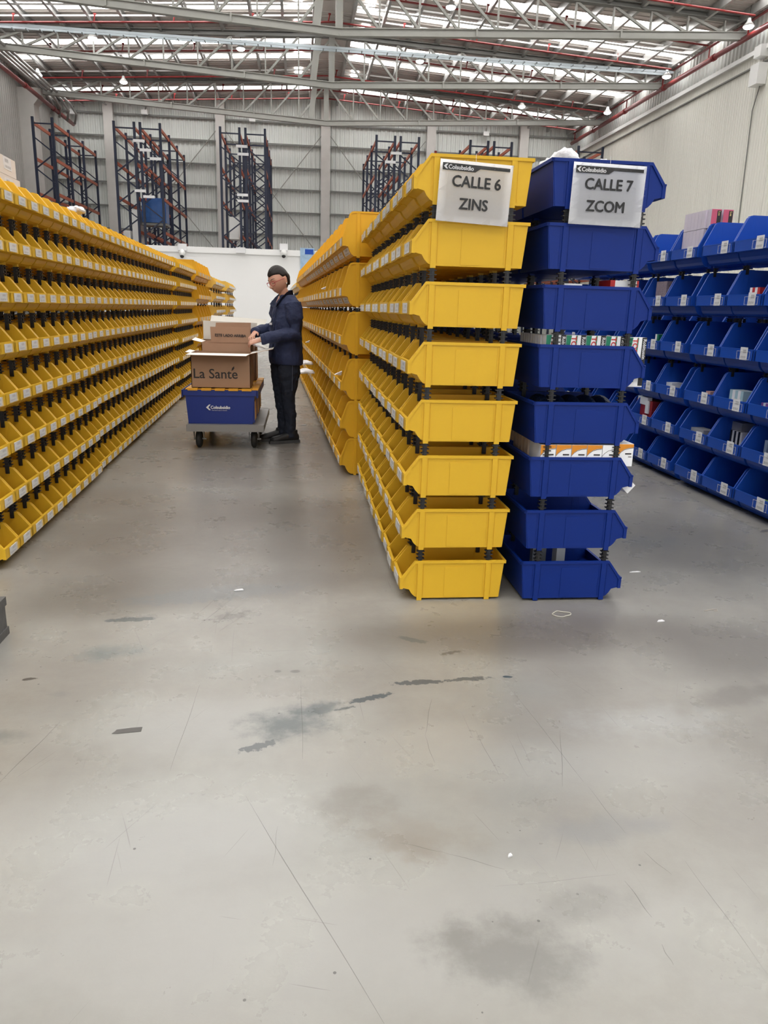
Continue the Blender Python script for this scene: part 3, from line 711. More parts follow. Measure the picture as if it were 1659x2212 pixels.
# ================================================================= SIGNS
def sign(tl, tr, br, bl, Y, l1, l2, label, dx):
    P = [at(*p, Y) for p in (tl, tr, br, bl)]; c = sum(P, Vector())/4
    t = thing('aisle_sign', label, 'sign', c, 0, 'aisle signs')
    top = (P[1]-P[0]); wd = top.length; ang = math.atan2(top.z, top.x); hh = (P[0]-P[3]).length
    R = Matrix.Rotation(-ang, 4, 'Y')
    b = MB(); n = 8
    def sheet(off, m, nm, amp, x0=-wd/2, x1=wd/2, z0=-hh/2, z1=hh/2):
        b = MB(); G = []
        for i in range(n+1):
            for k in (0, 1):
                pass
        rows_ = []
        for j in range(n+1):
            row = []
            for i in range(n+1):
                x = x0+(x1-x0)*i/n; z = z0+(z1-z0)*j/n
                row.append(b.bm.verts.new(R @ Vector((x, off-amp*math.sin(i*1.1+j*.5)*(.5+.5*(1-j/n)), z))))
            rows_.append(row)
        for j in range(n):
            for i in range(n): b.face([rows_[j][i], rows_[j][i+1], rows_[j+1][i+1], rows_[j+1][i]])
        ex = bmesh.ops.solidify(b.bm, geom=b.bm.faces[:], thickness=.0006)
        return b.obj(nm, m, t, True)
    sheet(0, PAPER, 'paper_sheet', .0006)
    sheet(-.006, FILM, 'plastic_sleeve', .0022, -wd/2-.003, wd/2+.003, -hh/2-.003, hh/2+.003)
    yy = -.0028
    def put(nm, txt, size, m, x, z, **k):
        M = R @ facing_cam(x, yy, z); return text_obj(nm, txt, size, m, t, M, **k)
    bt = MB(); z = hh/2-.012; h_ = .026
    bt.prism([(-wd/2+.01, z), (wd/2-.012, z-.001), (wd/2-.012, z-.013), (wd*.05, z-.013), (-.005, z-h_), (-wd/2+.01, z-h_)], yy-.0004, yy)
    o = bt.obj('header_band', INK, t); o.matrix_local = R
    yy = -.0036
    put('header_text', 'Colsubsidio', .021, WHITEP, -wd/2+.032, z-.021, bold=.0006)
    ch = MB(); ch.prism([(-wd/2+.014, z-.013), (-wd/2+.024, z-.004), (-wd/2+.031, z-.004), (-wd/2+.024, z-.013), (-wd/2+.031, z-.022), (-wd/2+.024, z-.022)], yy-.0004, yy)
    ch.obj('chevron_emblem', WHITEP, t).matrix_local = R
    yy = -.0028
    put('sign_text', l1, .0565, INK, dx, .018, bold=.0017, squeeze=.95, align='CENTER'); put('sign_text', l2, .0565, INK, dx-.004, -.062, bold=.0017, squeeze=.95, align='CENTER')
    MB().bar((0, 0, hh/2), (0, .004, hh/2+.03), .0012).obj('string', WHITEP, t)
sign((950, 342), (1107.6, 358), (1098, 490), (942.5, 476), 3.104, 'CALLE 6', 'ZINS', 'white paper sign reading CALLE 6 ZINS hung on the yellow bins', 0.004)
sign((1240.3, 348), (1398, 359), (1383, 494.7), (1226, 482), 3.078, 'CALLE 7', 'ZCOM', 'white paper sign reading CALLE 7 ZCOM hung on the dark blue bins', 0.0)

# ================================================================= CONTENTS
def simple_box(name, x0, x1, y0, y1, z0, z1, m, label, cat='box', group=None, mats=None):
    c = Vector(((x0+x1)/2, (y0+y1)/2, z0)); b = MB(); b.box(x0-c.x, x1-c.x, y0-c.y, y1-c.y, 0, z1-z0)
    o = b.obj(name, m); o.location = c; return tag(o, label, cat, group)
GRN = mat('green_print', (.01, .22, .12), .5); REDP = mat('red_print', (.55, .03, .03), .5); OCH = mat('orange_print', (.75, .28, .02), .5)
PINK = mat('pink_print', (.60, .10, .18), .5); LIL = mat('pale_box_side', (.66, .60, .68), .6); DRED = mat('dark_red_box', (.42, .03, .04), .5)
# white-green boxes in the fourth gap of the CALLE 7 rack (rim of row 5 -> z 1.13)
zb = .012+DZ*4+.006
for i in range(5):
    x0 = 1.015+.086*i if i < 4 else 1.368
    y0 = 3.112; w_ = .082; hgt = .236 if i < 4 else .225
    t = thing('medicine_box', 'white and green medicine box standing in the CALLE 7 rack, %s from the left' % ORD[i], 'box', (x0, y0+.01, zb), 0, 'white and green medicine boxes')
    if i == 4: t.rotation_euler = (0, 0, 0)
    H_ = .208 if i < 4 else .205
    MB().box(0, w_, 0, .06, 0, H_).obj('carton_body', PAPER, t)
    MB().prism([(.0, .02), (.02, .02), (.012, .12), (.022, H_-.001), (0, H_-.001)], -.0008, -.0001).obj('green_stripe', GRN, t)
    MB().prism([(.036, .02), (.041, .02), (.047, H_-.001), (.041, H_-.001)], -.0008, -.0001).obj('green_stripe', GRN, t)
    MB().box(w_-.02, w_, -.0008, -.0001, .005, H_).obj('black_band', INK, t)
    text_obj('box_text', 'TOS', .03, REDP, t, Matrix.Translation((.022, -.0012, H_-.005)) @ Matrix.Rotation(math.pi/2, 4, 'X') @ Matrix.Rotation(-math.pi/2, 4, 'Z'), bold=.0008)
    text_obj('box_text', 'Robitussin', .02, WHITEP, t, Matrix.Translation((w_-.015, -.0014, H_-.006)) @ Matrix.Rotation(math.pi/2, 4, 'X') @ Matrix.Rotation(-math.pi/2, 4, 'Z'), bold=.0004)
for i in range(9):
    y = 3.19+.035*i; x = 1.012
    o = simple_box('medicine_box', x, x+.035, y, y+.026, zb, zb+.205, PAPER, 'upright white box behind the green striped ones, %s in depth' % ORD[i], 'box', 'white boxes in a depth row')
# orange and white boxes, row 3
zc = .012+DZ*2+.13
for i in range(6):
    x0 = 1.025+.069*i; fl = i == 4
    t = thing('medicine_box', 'orange and white medicine box lying in the CALLE 7 rack, %s from the left' % ORD[i], 'box', (x0, 3.108, zc), 0, 'orange and white medicine boxes')
    if i == 5: t.location = (1.375, 3.112, zc+.005)
    MB().box(0, .066, 0, .16, 0, .098).obj('carton_body', PAPER, t)
    g = MB()
    pts = [(0, .052), (.01, .064), (.025, .075), (.045, .081), (.066, .083)]
    if not fl: g.prism([(0, .097)]+pts+[(.066, .097)], -.0008, -.0001)
    else: g.prism([(0, .03), (.03, .036), (.05, .05), (.066, .075), (.066, .005), (0, .005)], -.0008, -.0001)
    g.obj('orange_panel', OCH, t)
    MB().strip([(p[0], p[1]-.003) for p in pts], .0016, -.0012, -.0008).obj('curved_line', INK, t)
    MB().box(.03, .058, -.0008, -.0001, .052, .058).box(.045, .06, -.0008, -.0001, .04, .043).obj('small_print', INKG, t)
for i in range(9):
    y = 3.28+.05*i
    o = simple_box('medicine_box', 1.02, 1.065, y, y+.042, zc, zc+.095, mat('box_side_cream', (.70, .55, .42), .6) if i == 0 else bpy.data.materials['box_side_cream'], 'cream-sided medicine box in the depth row behind the orange ones, %s back' % ORD[i], 'box', 'cream boxes in a depth row')
t = thing('medicine_box', 'white box hanging tilted over the front lip of the third blue row', 'box', (1.385, 3.17, .545)); t.rotation_euler = (0, .75, .1)
MB().box(0, .08, -.04, .05, 0, .05).obj('carton_body', PAPER, t); MB().box(0, .03, -.041, -.04, 0, .05).obj('orange_panel', OCH, t)
# red/white boxes, row 6
ze = .012+DZ*5+.155
t = thing('medicine_box', 'red and white flat box lying on the sixth blue row', 'box', (1.27, 3.13, ze+.02), .1)
MB().box(0, .125, 0, .1, 0, .026).obj('carton_body', PAPER, t); MB().box(-.001, .02, -.001, .1, -.0, .0265).obj('red_end', REDP, t); MB().box(.118, .127, -.001, .1, 0, .027).obj('red_end', REDP, t)
simple_box('medicine_box', 1.25, 1.39, 3.15, 3.24, ze-.01, ze+.018, REDP, 'red flat box under the red and white one on the sixth blue row')
simple_box('medicine_box', 1.075, 1.15, 3.13, 3.2, ze, ze+.028, PAPER, 'small white printed box at the left of the sixth blue row')
# bottom row boxes
simple_box('medicine_box', 1.09, 1.155, 3.30, 3.34, .02, .20, mat('grey_box', (.35, .38, .42), .5), 'grey box standing in the lowest dark blue bin, left one'); 
simple_box('medicine_box', 1.17, 1.21, 3.20, 3.26, .02, .222, mat('grey_white_box', (.5, .53, .58), .4), 'pale grey box standing in the lowest dark blue bin, right one')
# dark lump of mesh wrapped goods in row 4
b = MB()
for i in range(5): b.sphere((1.07+.07*i, 3.32, .012+DZ*3+.12), (.045, .13, .065))
tag(b.obj('netted_goods', mat('dark_blue_net', (.01, .025, .08), .4, bump=1, bs=80), None, True), 'dark blue netted packs filling the fourth blue bin', 'packs', kind='stuff')
# bags on the top of the blue rack
def bag(name, loc, r, label, m=BAG, cat='plastic bag', seed=0):
    rnd = random.Random(seed); b = MB(); bm = b.bm; bmesh.ops.create_icosphere(bm, subdivisions=4, radius=1)
    ph = [rnd.uniform(0, 6) for _ in range(6)]
    for v in bm.verts:
        p = v.co; k = 1+.16*math.sin(5*p.x+ph[0]+3*p.z)+.13*math.sin(7*p.y+ph[1]+4*p.x)+.10*abs(math.sin(9*p.z+ph[2]+6*p.x))+.05*math.sin(19*p.x+ph[3])*math.sin(17*p.y)
        v.co = Vector((p.x*r[0], p.y*r[1], max(-.4, p.z)*r[2]))*k
    o = b.obj(name, m, None, True); o.location = loc; return tag(o, label, cat)
bag('plastic_bag', (1.095, 3.36, 1.835), (.075, .12, .065), 'crumpled white plastic bag on the top blue bin, left one', seed=2)
bag('plastic_bag', (1.235, 3.34, 1.825), (.05, .10, .045), 'crumpled white plastic bag on the top blue bin, right one', seed=5)
# goods in the bright blue bins
def inwall(col, row): return BY[col]-.42, TZ[row]+.02      # near y edge, base z
for i in range(6):       # tower of pink boxes
    for k in range(3):
        y1 = 5.95 - .058*i if False else 6.0-.052*i
        o = simple_box('medicine_box', 2.985, 3.12, y1-.05, y1, 1.64+.13*k, 1.64+.13*k+.127, LIL if k else PINK,
                       'pale pink box in the pink tower, %s layer, %s from the left' % (ROWS[k], ORD[i]), 'box', 'tower of pink boxes')
for i in range(2):
    t = thing('medicine_box', 'pink fronted box on top of the pink tower, %s one' % ('left' if i == 0 else 'right'), 'box', (3.0+.09*i, 5.63-.0*i, 1.90), 0, 'pink fronted boxes')
    MB().box(0, .075, 0, .07, 0, .13).obj('carton_body', LIL, t); MB().box(0, .075, -.002, 0, .002, .128).obj('pink_front', PINK, t)
    MB().box(.042, .073, -.003, -.002, .03, .12).obj('black_panel', INK, t); text_obj('box_text', 'Lua', .022, mat('gold_print', (.7, .5, .2), .5), t, Matrix.Translation((.05, -.0035, .115)) @ Matrix.Rotation(math.pi/2, 4, 'X') @ Matrix.Rotation(-math.pi/2, 4, 'Z'), bold=.0006)
def pile(px0, py0, px1, py1, X, n, m, name, label, cat, group, d=.10, hstack=1):
    """n boxes across a rectangle seen at plane x=X"""
    def atx(px, py):
        r = ray(px, py); return Vector((0, 0, CH)) + r*(X/r.x)
    a = atx(px0, py1); c = atx(px1, py0); y0, y1 = sorted((a.y, c.y)); z0, z1 = sorted((a.z, c.z))
    for i in range(n):
        for k in range(hstack):
            ya = y0+(y1-y0)*i/n; za = z0+(z1-z0)*k/hstack
            simple_box(name, X, X+d, ya+.001, ya+(y1-y0)/n-.001, za, za+(z1-z0)/hstack-.001, m if not isinstance(m, list) else m[(i+k) % len(m)],
                       label % (ORD[i] + (' in the %s layer' % ROWS[k] if hstack > 1 else '')) if '%s' in label else label, cat, group)
BLIST = mat('blister_pack', (.38, .30, .33), .3, bump=1, bs=90)
pile(1415, 607, 1442, 645, 3.0, 3, BLIST, 'blister_pack', 'greyish blister pack, fifth blue row, %s from the right', 'blister pack', 'stacked blister packs', hstack=4)
pile(1618, 620, 1643, 638, 3.0, 4, [REDP, PAPER], 'medicine_box', 'red and white small box in the fifth blue row, %s from the right', 'box', 'red and white boxes in the fifth row')
bag('plastic_bag', (3.0, 4.98, 1.375), (.05, .1, .035), 'white bag hanging over the lip of a blue bin in the fifth row', seed=9)
pile(1414, 722, 1424, 740, 3.0, 2, [GRN, PAPER], 'medicine_box', 'small green and white box in the fourth blue row, %s from the right', 'box', 'green and white boxes')
pile(1431, 827, 1452, 838, 3.0, 1, PAPER, 'medicine_box', 'white box beside the red bottle in the third blue row', 'box', None)
p = Vector((3.02, 5.66, .74)); t = thing('squeeze_bottle', 'dark red round bottle lying in the third blue row', 'bottle', p); MB().sphere((0, 0, .035), (.04, .05, .035)).obj('bottle_body', mat('dark_red_plastic', (.22, .02, .02), .2), t, True); MB().tube([(0, -.04, .02), (0, -.1, .05)], .018, 8).obj('bottle_cap', BLK, t, True)
pile(1524, 846, 1535, 854, 3.0, 1, mat('pink_box', (.6, .35, .32), .5), 'medicine_box', 'small pinkish box in the third blue row', 'box', None)
pile(1573, 846, 1607, 870, 3.0, 5, [mat('pale_blue_box', (.45, .65, .72), .5), PAPER], 'medicine_box', 'pale blue and white box in the third blue row, %s from the right', 'box', 'pale blue boxes')
pile(1586, 816, 1622, 842, 3.18, 8, [mat('clear_orange_strip', (.5, .22, .15), .3), mat('bone_strip', (.5, .42, .34), .4)], 'comb_pack', 'orange and bone coloured upright pack in a blue bin, %s from the right', 'pack', 'upright orange packs', .03)
pile(1638, 872, 1659, 880, 3.0, 4, [mat('purple_box', (.3, .12, .4), .5), PAPER], 'medicine_box', 'purple and white box at the right edge, %s from the right', 'box', 'purple boxes')
pile(1367, 868, 1410, 898, 3.0, 6, DRED, 'medicine_box', 'dark red box in a blue bin, %s from the right', 'box', 'dark red boxes', hstack=2)
pile(1392, 867, 1402, 892, 2.985, 1, PAPER, 'medicine_box', 'white box standing among the dark red ones in the second blue row', 'box', None, .012)
pile(1377, 859, 1400, 870, 2.99, 1, PAPER, 'medicine_box', 'white box lying on top of the dark red ones', 'box', None, .04)
pile(1491, 930, 1520, 938, 3.0, 1, mat('grey_leaflet', (.45, .46, .48), .6), 'leaflet_stack', 'grey leaflets lying in the second blue row', 'papers', None)
pile(1574, 935, 1604, 957, 3.05, 6, [WHITEP, BLK], 'printed_pack', 'black and white striped pack in the second blue row, %s from the right', 'pack', 'striped packs', .05)
pile(1577, 915, 1604, 936, 3.08, 1, mat('pale_grey_box', (.4, .41, .44), .5), 'medicine_box', 'pale grey box behind the striped packs', 'box', None)
pile(1648, 952, 1659, 980, 3.0, 1, mat('slate_box', (.25, .32, .45), .5), 'medicine_box', 'slate grey box at the right edge in the second blue row', 'box', None)
bag('snack_bag', (3.02, 4.40, .085), (.05, .11, .045), 'green and white crinkled bag in the lowest blue row', mat('green_bag', (.22, .45, .10), .3, var=.6, vs=25), 'bag', 3)
# papers and bags in the yellow racks
r_ = ray(164, 456); bag('plastic_bag', Vector((0, 0, CH))+r_*(-1.62/r_.x), (.05, .10, .03), 'crumpled clear wrap on the top row just before the step', seed=12)
def rack_depth(px, py, out):
    Y = 6.0
    while Y < 14 and at(px, py, Y).x < .306-.04*(Y-5.75)-out: Y += .02
    return Y
for (px0, py0, px1, py1, Y, d) in ((645, 778, 673, 791, 8.3, 'upper'), (641, 796, 676, 811, 8.1, 'lower')):
    Y = rack_depth(px1-2, (py0+py1)/2, 0); a = at(px0, py0, Y); c = at(px1+2, py1, Y); o = bag('paper_bag', ((a.x+c.x)/2, Y, (a.z+c.z)/2), (abs(a.x-c.x)/2, .08, abs(a.z-c.z)/2.2), 'white paper bag sticking out of the far right rack behind the worker, %s one' % d, PAPER, 'paper bag', 20)
for i, (px, py, Y, d) in enumerate(((700, 622, 7.3, 'second row from the top'), (664, 738, 8.6, 'fourth row, behind the worker'), (730, 806, 6.5, 'third row near the front'))):
    Y = rack_depth(px, py, -.01); p = at(px, py, Y); t = MB().prism([(-.03, -.015), (.03, -.01), (.025, .025)], -.01, .0).obj('paper_slip', PAPER); t.location = p; t.rotation_euler = (.3, .2, .5)
    tag(t, 'white paper slip sticking out of a tall yellow bin, %s' % d, 'paper')
# boxes on the left rack's top
BX = mat('white_carton', (.78, .72, .68), .6, var=.05)
for j, (z0, z1, y1, d) in enumerate(((1.842, 1.955, 5.25, 'lower'), (1.957, 2.058, 5.19, 'upper'))):
    t = thing('shipping_carton', 'white shipping carton with a printed label on the left rack, %s of two' % d, 'box', (-1.86, 4.95, z0), -LA, 'white cartons on the left rack')
    MB().box(-.25, .15, -.35, y1-4.95, 0, z1-z0).obj('carton_body', BX, t); MB().box(.15, .152, .03, .16, .03, .1).obj('printed_label', LABEL, t)

# ================================================================= PALLET AND FLOOR LITTER
t = thing('plastic_pallet', 'dark grey plastic pallet corner at the left edge of the photo', 'pallet', (-1.14, 2.80, 0))
g = mat('grey_pallet_plastic', (.10, .10, .10), .6, bump=.4)
b = MB(); b.box(-1.0, .02, -.4, .05, .118, .152)
for x in (-.07, -.55, -.98): b.box(x-.05, x+.085, -.4, .045, .03, .118)
b.box(-1.0, .02, -.4, .05, .0, .03); b.obj('pallet_body', g, t)
MB().box(-.055, -.015, .0, .03, .1525, .1535).obj('deck_slot', BLK, t)
p = atz(1213, 1326, .003)
b = MB(); pts = [Vector((.035*math.cos(a)*(1+.25*math.sin(2*a+1)), .03*math.sin(a)*(1+.2*math.cos(3*a)), 0)) for a in [2*math.pi*k/24 for k in range(25)]]
o = b.tube(pts, .002, 6).obj('rubber_band', mat('cream_rubber', (.62, .60, .52), .5)); o.location = p; tag(o, 'cream rubber band lying in front of the lowest dark blue bin', 'rubber band')
p = atz(1533, 1317, .003); o = MB().tube([(-.03, -.01, 0), (.02, .006, 0), (.035, 0, 0), (.03, -.012, 0), (.012, -.012, 0)], .0014, 6).obj('plastic_strap', mat('beige_strap', (.5, .45, .4), .5)); o.location = p; tag(o, 'thin bent beige strap on the floor at the right', 'strap')
for px, py, wx, wy, d in ((1371, 1236, .03, .006, 'thin white paper strip on the floor right of the blue stack'), (1426, 1342, .018, .01, 'torn white scrap on the floor below the right aisle'), (516, 1275, .022, .01, 'silvery scrap on the floor by the scuffed patch'), (1101, 1849, .006, .006, 'tiny white crumb on the foreground floor'), (1655, 1147, .06, .03, 'crumpled clear wrap at the right edge of the floor'), (656, 918, .03, .02, 'white scrap on the aisle floor beside the worker')):
    p = atz(px, py, .001); o = MB().prism([(-wx, -wy), (wx, -wy*.4), (wx*.7, wy), (-wx*.3, wy*.5)], 0, .004, ax='z').obj('paper_scrap', WHITEP if 'clear' not in d else FILM); o.location = p; tag(o, d, 'litter')
p = atz(277, 1578, .0005); o = MB().prism([(-.046, -.010), (-.028, -.013), (.038, -.013), (.040, .012), (.01, .013), (-.034, .010), (-.038, .001)], 0, .001, ax='z').obj('tape_residue', mat('tape_residue', (.11, .105, .10), .8)); o.location = p; o.rotation_euler = (0, 0, .12); tag(o, 'dark grey strip of old tape stuck to the foreground floor', 'tape')

# ================================================================= CART, TOTES AND CARTONS
t = thing('platform_cart', 'low grey steel platform cart on four black wheels beside the worker', 'cart', (-.66, 7.4, 0))
b = MB(); b.box(-.335, .335, -.6, .62, .185, .222); b.box(-.335, .335, -.605, -.59, .165, .225); b.box(-.335, .335, .61, .625, .165, .225); b.box(-.34, -.33, -.6, .62, .165, .225); b.box(.33, .34, -.6, .62, .165, .225)
b.obj('deck', CARTM, t)
for x, y in ((-.245, -.50), (.245, -.50), (-.245, .50), (.245, .50)):
    b = MB(); b.box(x-.05, x+.05, y-.05, y+.05, .165, .184)
    b.prism([(y-.04, .168), (y+.04, .168), (y+.05, .085), (y+.02, .07)], x-.046, x-.041, ax='x').prism([(y-.04, .168), (y+.04, .168), (y+.05, .085), (y+.02, .07)], x+.041, x+.046, ax='x')
    b.tube([(x-.05, y+.03, .08), (x+.062, y+.03, .08)], .008, 8); f = b.obj('caster_fork', GALV, t)
    MB().tube([(x-.028, y+.03, .0835), (x-.024, y+.03, .0835), (x-.012, y+.03, .0835), (x+.012, y+.03, .0835), (x+.024, y+.03, .0835), (x+.028, y+.03, .0835)], [.05, .066, .0825, .0825, .066, .05], 24).obj('wheel', RUB, t, True)
def tote(y0, y1, label, txt):
    t = thing('storage_tote', label, 'tote', (-.705, (y0+y1)/2, .224), 0, 'blue totes on the cart'); d = (y1-y0)/2; w0, w1 = .283, .305
    b = MB()
    for s in (-1, 1):
        b.bm.verts.ensure_lookup_table()
    def quadwall(pb, pt):
        (a0, a1), (c0, c1) = pb, pt
    # tapered walls
    z1 = .30; t_ = .004
    R = lambda w_, dd, z: [Vector((-w_, -dd, z)), Vector((w_, -dd, z)), Vector((w_, dd, z)), Vector((-w_, dd, z))]
    rings = [R(w0, d-.02, 0), R(w1, d-.006, z1), R(w1-t_, d-.006-t_, z1), R(w0-t_, d-.02-t_, t_)]
    V = [[b.bm.verts.new(p) for p in r] for r in rings]
    b.face(V[0][::-1]); b.face(V[3])
    for i in range(3):
        for k in range(4): b.face([V[i][k], V[i][(k+1) % 4], V[i+1][(k+1) % 4], V[i+1][k]])
    b.box(-w1-.022, w1+.022, -d, -d+.012, z1-.048, z1); b.box(-w1-.022, w1+.022, d-.012, d, z1-.048, z1)
    for s in (-1, 1): b.box(s*(w1+.022)-.006, s*(w1+.022)+.006, -d, d, z1-.065, z1)
    for k in range(5): b.box(w0+.004, w0+.016, -d+.03+k*.06, -d+.04+k*.06, .01, z1-.05)
    b.obj('tote_body', TOTEB, t)
    b = MB()
    for x in (-.235, -.118, .0, .118, .235): b.box(x-.042, x+.042, -d-.012, -d+.05, z1-.004, z1+.0145)
    b.box(-.3, .3, -d+.02, d-.01, z1+.001, z1+.009)
    for k in range(4): b.box(.28, w1+.03, -d+.03+k*.09, -d+.09+k*.09, z1+.001, z1+.014)
    b.obj('lid', TOTEY, t)
    for k in range(3): MB().box(w0+.012, w0+.022, -d+.05+k*.1, -d+.085+k*.1, .03, .2).obj('side_label', TOTEY if k % 2 else CARDL, t)
    if txt:
        M0 = Matrix.Translation((0, 0, 0)); f = lambda x, z: Matrix.Translation((x, -d+.006-.001, z)) @ Matrix.Rotation(math.pi/2-.045, 4, 'X')
        text_obj('logo_text', 'Colsubsidio', .038, WHITEP, t, f(-.085, .135), bold=.0012, squeeze=.95)
        text_obj('logo_text', 'Con todo lo que te mereces', .0115, WHITEP, t, f(-.075, .118))
        b = MB(); b.prism([(-.125, .147), (-.098, .172), (-.084, .172), (-.104, .147), (-.084, .122), (-.098, .122)], -d+.0045, -d+.0062); b.obj('chevron_emblem', WHITEP, t)
tote(6.86, 7.25, 'blue tote with white lettering and yellow lid at the front of the cart', True)
tote(7.27, 7.64, 'blue tote with yellow lid in the middle of the cart', False)
tote(7.66, 8.01, 'blue tote with yellow lid at the rear of the cart', False)
def flap(p0, p1, q1, q0, inner, name, parent, th=.004, outer=CARD):
    P = [Vector(p) for p in (p0, p1, q1, q0)]; n_ = (P[1]-P[0]).cross(P[3]-P[0]).normalized()*th; b = MB()
    A = [b.bm.verts.new(p) for p in P]; B = [b.bm.verts.new(p+n_) for p in P]; up_ = n_.z > 0; b.mi = 0 if up_ else 1; b.face(A[::-1]); b.mi = 1 if up_ else 0; b.face(B); b.mi = 0
    for i in range(4): b.face([A[i], A[(i+1) % 4], B[(i+1) % 4], B[i]])
    return b.obj(name, [outer, inner], parent)
def carton(x0, x1, y0, y1, z0, z1, label, m=CARD):
    t = thing('cardboard_box', label, 'box', ((x0+x1)/2, (y0+y1)/2, z0)); w_, d, h = (x1-x0)/2, (y1-y0)/2, z1-z0; b = MB(); q = .005
    b.box(-w_, w_, -d, -d+q, 0, h).box(-w_, w_, d-q, d, 0, h).box(-w_, -w_+q, -d, d, 0, h).box(w_-q, w_, -d, d, 0, h).box(-w_, w_, -d, d, 0, q)
    b.obj('carton_walls', m, t); return t, w_, d, h
ZT = .224+.3155
t, w_, d, h = carton(-.953, -.437, 6.90, 7.235, ZT, .843, 'open brown cardboard box with La Santé printed on it, front of the cart')
flap((-w_, -d, h), (w_, -d, h), (w_-.03, -d-.10, h-.014), (-w_-.03, -d-.10, h-.012), CARDW, 'front_flap', t, outer=CARD)
flap((w_, -d, h), (w_, d, h), (w_+.20, d-.05, h+.05), (w_+.20, -d+.06, h+.045), CARDW, 'side_flap', t)
flap((-w_, d, h), (-w_, -d, h), (-w_-.05, -d+.03, h+.004), (-w_-.05, d-.03, h+.012), CARDW, 'side_flap', t)
text_obj('box_text', 'La Sante', .118, INKG, t, facing_cam(-w_+.014, -d-.001, .085), bold=.0013, squeeze=.98)
MB().prism([(.092, .152), (.106, .158), (.118, .174), (.116, .194), (.098, .176)], -d-.0015, -d-.0005).obj('leaf_mark', INKG, t)
t, w_, d, h = carton(-.905, -.452, 7.30, 7.62, ZT, .918, 'open brown cardboard box reading ESTE LADO ARRIBA in the middle of the cart', CARDL)
flap((-w_+.09, -d, h), (w_-.005, -d, h), (w_-.012, -d-.005, h+.14), (-w_+.085, -d-.005, h+.14), CARDL, 'front_flap', t, outer=CARDL)
flap((-w_+.10, -d+.13, h), (w_-.01, -d+.13, h), (w_-.005, -d+.12, h+.182), (-w_+.125, -d+.12, h+.175), CARDL, 'rear_flap', t, outer=CARDL)
flap((-w_, d, h), (-w_, -d, h), (-w_-.09, -d+.02, h+.018), (-w_-.09, d-.03, h+.03), CARDW, 'side_flap', t)
flap((w_, -d, h), (w_, d, h), (w_+.15, d-.05, h-.05), (w_+.16, -d+.03, h-.06), CARDW, 'side_flap', t)
text_obj('box_text', 'ESTE LADO ARRIBA', .034, INKG, t, Matrix.Translation((-w_+.125, -d-.011, h+.055)) @ Matrix.Rotation(math.pi/2-.03, 4, 'X') @ Matrix.Rotation(-.01, 4, 'Z'), bold=.0012, squeeze=.96)
t, w_, d, h = carton(-.93, -.43, 7.68, 8.0, ZT, .93, 'large open carton with white inside flaps at the rear of the cart', CARD)
flap((-w_, -d, h), (w_, -d, h), (w_+.02, -d-.03, h+.165), (-w_+.005, -d-.03, h+.175), CARDW, 'front_flap', t, outer=CARDW)
flap((-w_, d-.01, h), (w_, d-.01, h), (w_+.10, d+.06, h+.19), (-w_+.04, d+.06, h+.22), CARDW, 'rear_flap', t, outer=CARDW)
flap((w_, -d, h), (w_, d, h), (w_+.12, d, h+.15), (w_+.12, -d, h+.15), CARDW, 'side_flap', t, outer=CARDW)

# ================================================================= THE WORKER
SKIN = mat('skin', (.56, .30, .21), .5, sss=.15, var=.04, vs=20); HAIRM = mat('dark_hair', (.012, .008, .007), .5, bump=.15, bs=160, spec=.25)
JACK = mat('navy_jacket_cloth', (.016, .024, .070), .8, var=.15, vs=12, bump=.4, bs=60); SHIRT = mat('navy_shirt_cloth', (.020, .034, .085), .85)
JEAN = mat('dark_denim', (.009, .013, .026), .85, var=.25, vs=10, bump=.4, bs=50); BOOT = mat('black_boot_leather', (.014, .014, .016), .5); SOLE = mat('grey_sole', (.06, .062, .065), .7)
GLASS = mat('red_glasses_frame', (.45, .02, .05), .3); STITCH = mat('pale_stitching', (.12, .14, .20), .8)
W0 = Vector((-.135, 7.28, 0)); F = Vector((-.93, -.37, 0)).normalized(); LFT = Vector((-F.y, F.x, 0)); U = Vector((0, 0, 1))
person = thing('person', 'person in navy jacket and dark jeans with red glasses, packing boxes by the cart', 'person', W0)
def P3(f, l, u): return F*f + LFT*l + U*u            # relative to the person empty
def PW(x, y, z): return Vector((x, y, z)) - W0
def remesh(o, vox, disp=0, dsc=.1, sm=3):
    m = o.modifiers.new('remesh', 'REMESH'); m.mode = 'VOXEL'; m.voxel_size = vox; m.use_smooth_shade = True
    s = o.modifiers.new('smooth', 'SMOOTH'); s.iterations = sm; s.factor = .5
    if disp:
        tx = bpy.data.textures.new('folds', 'CLOUDS'); tx.noise_scale = dsc; tx.noise_depth = 2
        d = o.modifiers.new('folds', 'DISPLACE'); d.texture = tx; d.strength = disp; d.mid_level = .5; d.texture_coords = 'LOCAL'
def ring(f, l, u, rf, rl, tilt=0):
    return (P3(f, l, u), (F*math.cos(tilt) - U*math.sin(tilt))*rf, LFT*rl)
def chain(b, pts, rad, n=12):
    b.tube([Vector(p) for p in pts], rad, n)
# joints
shL, shR = P3(-.015, .155, 1.285), P3(-.005, -.165, 1.285)
elL, elR = PW(-.035, 7.10, 1.02), PW(-.255, 7.475, 1.055)
wrL, wrR = PW(-.345, 7.075, .962), PW(-.415, 7.27, 1.015)
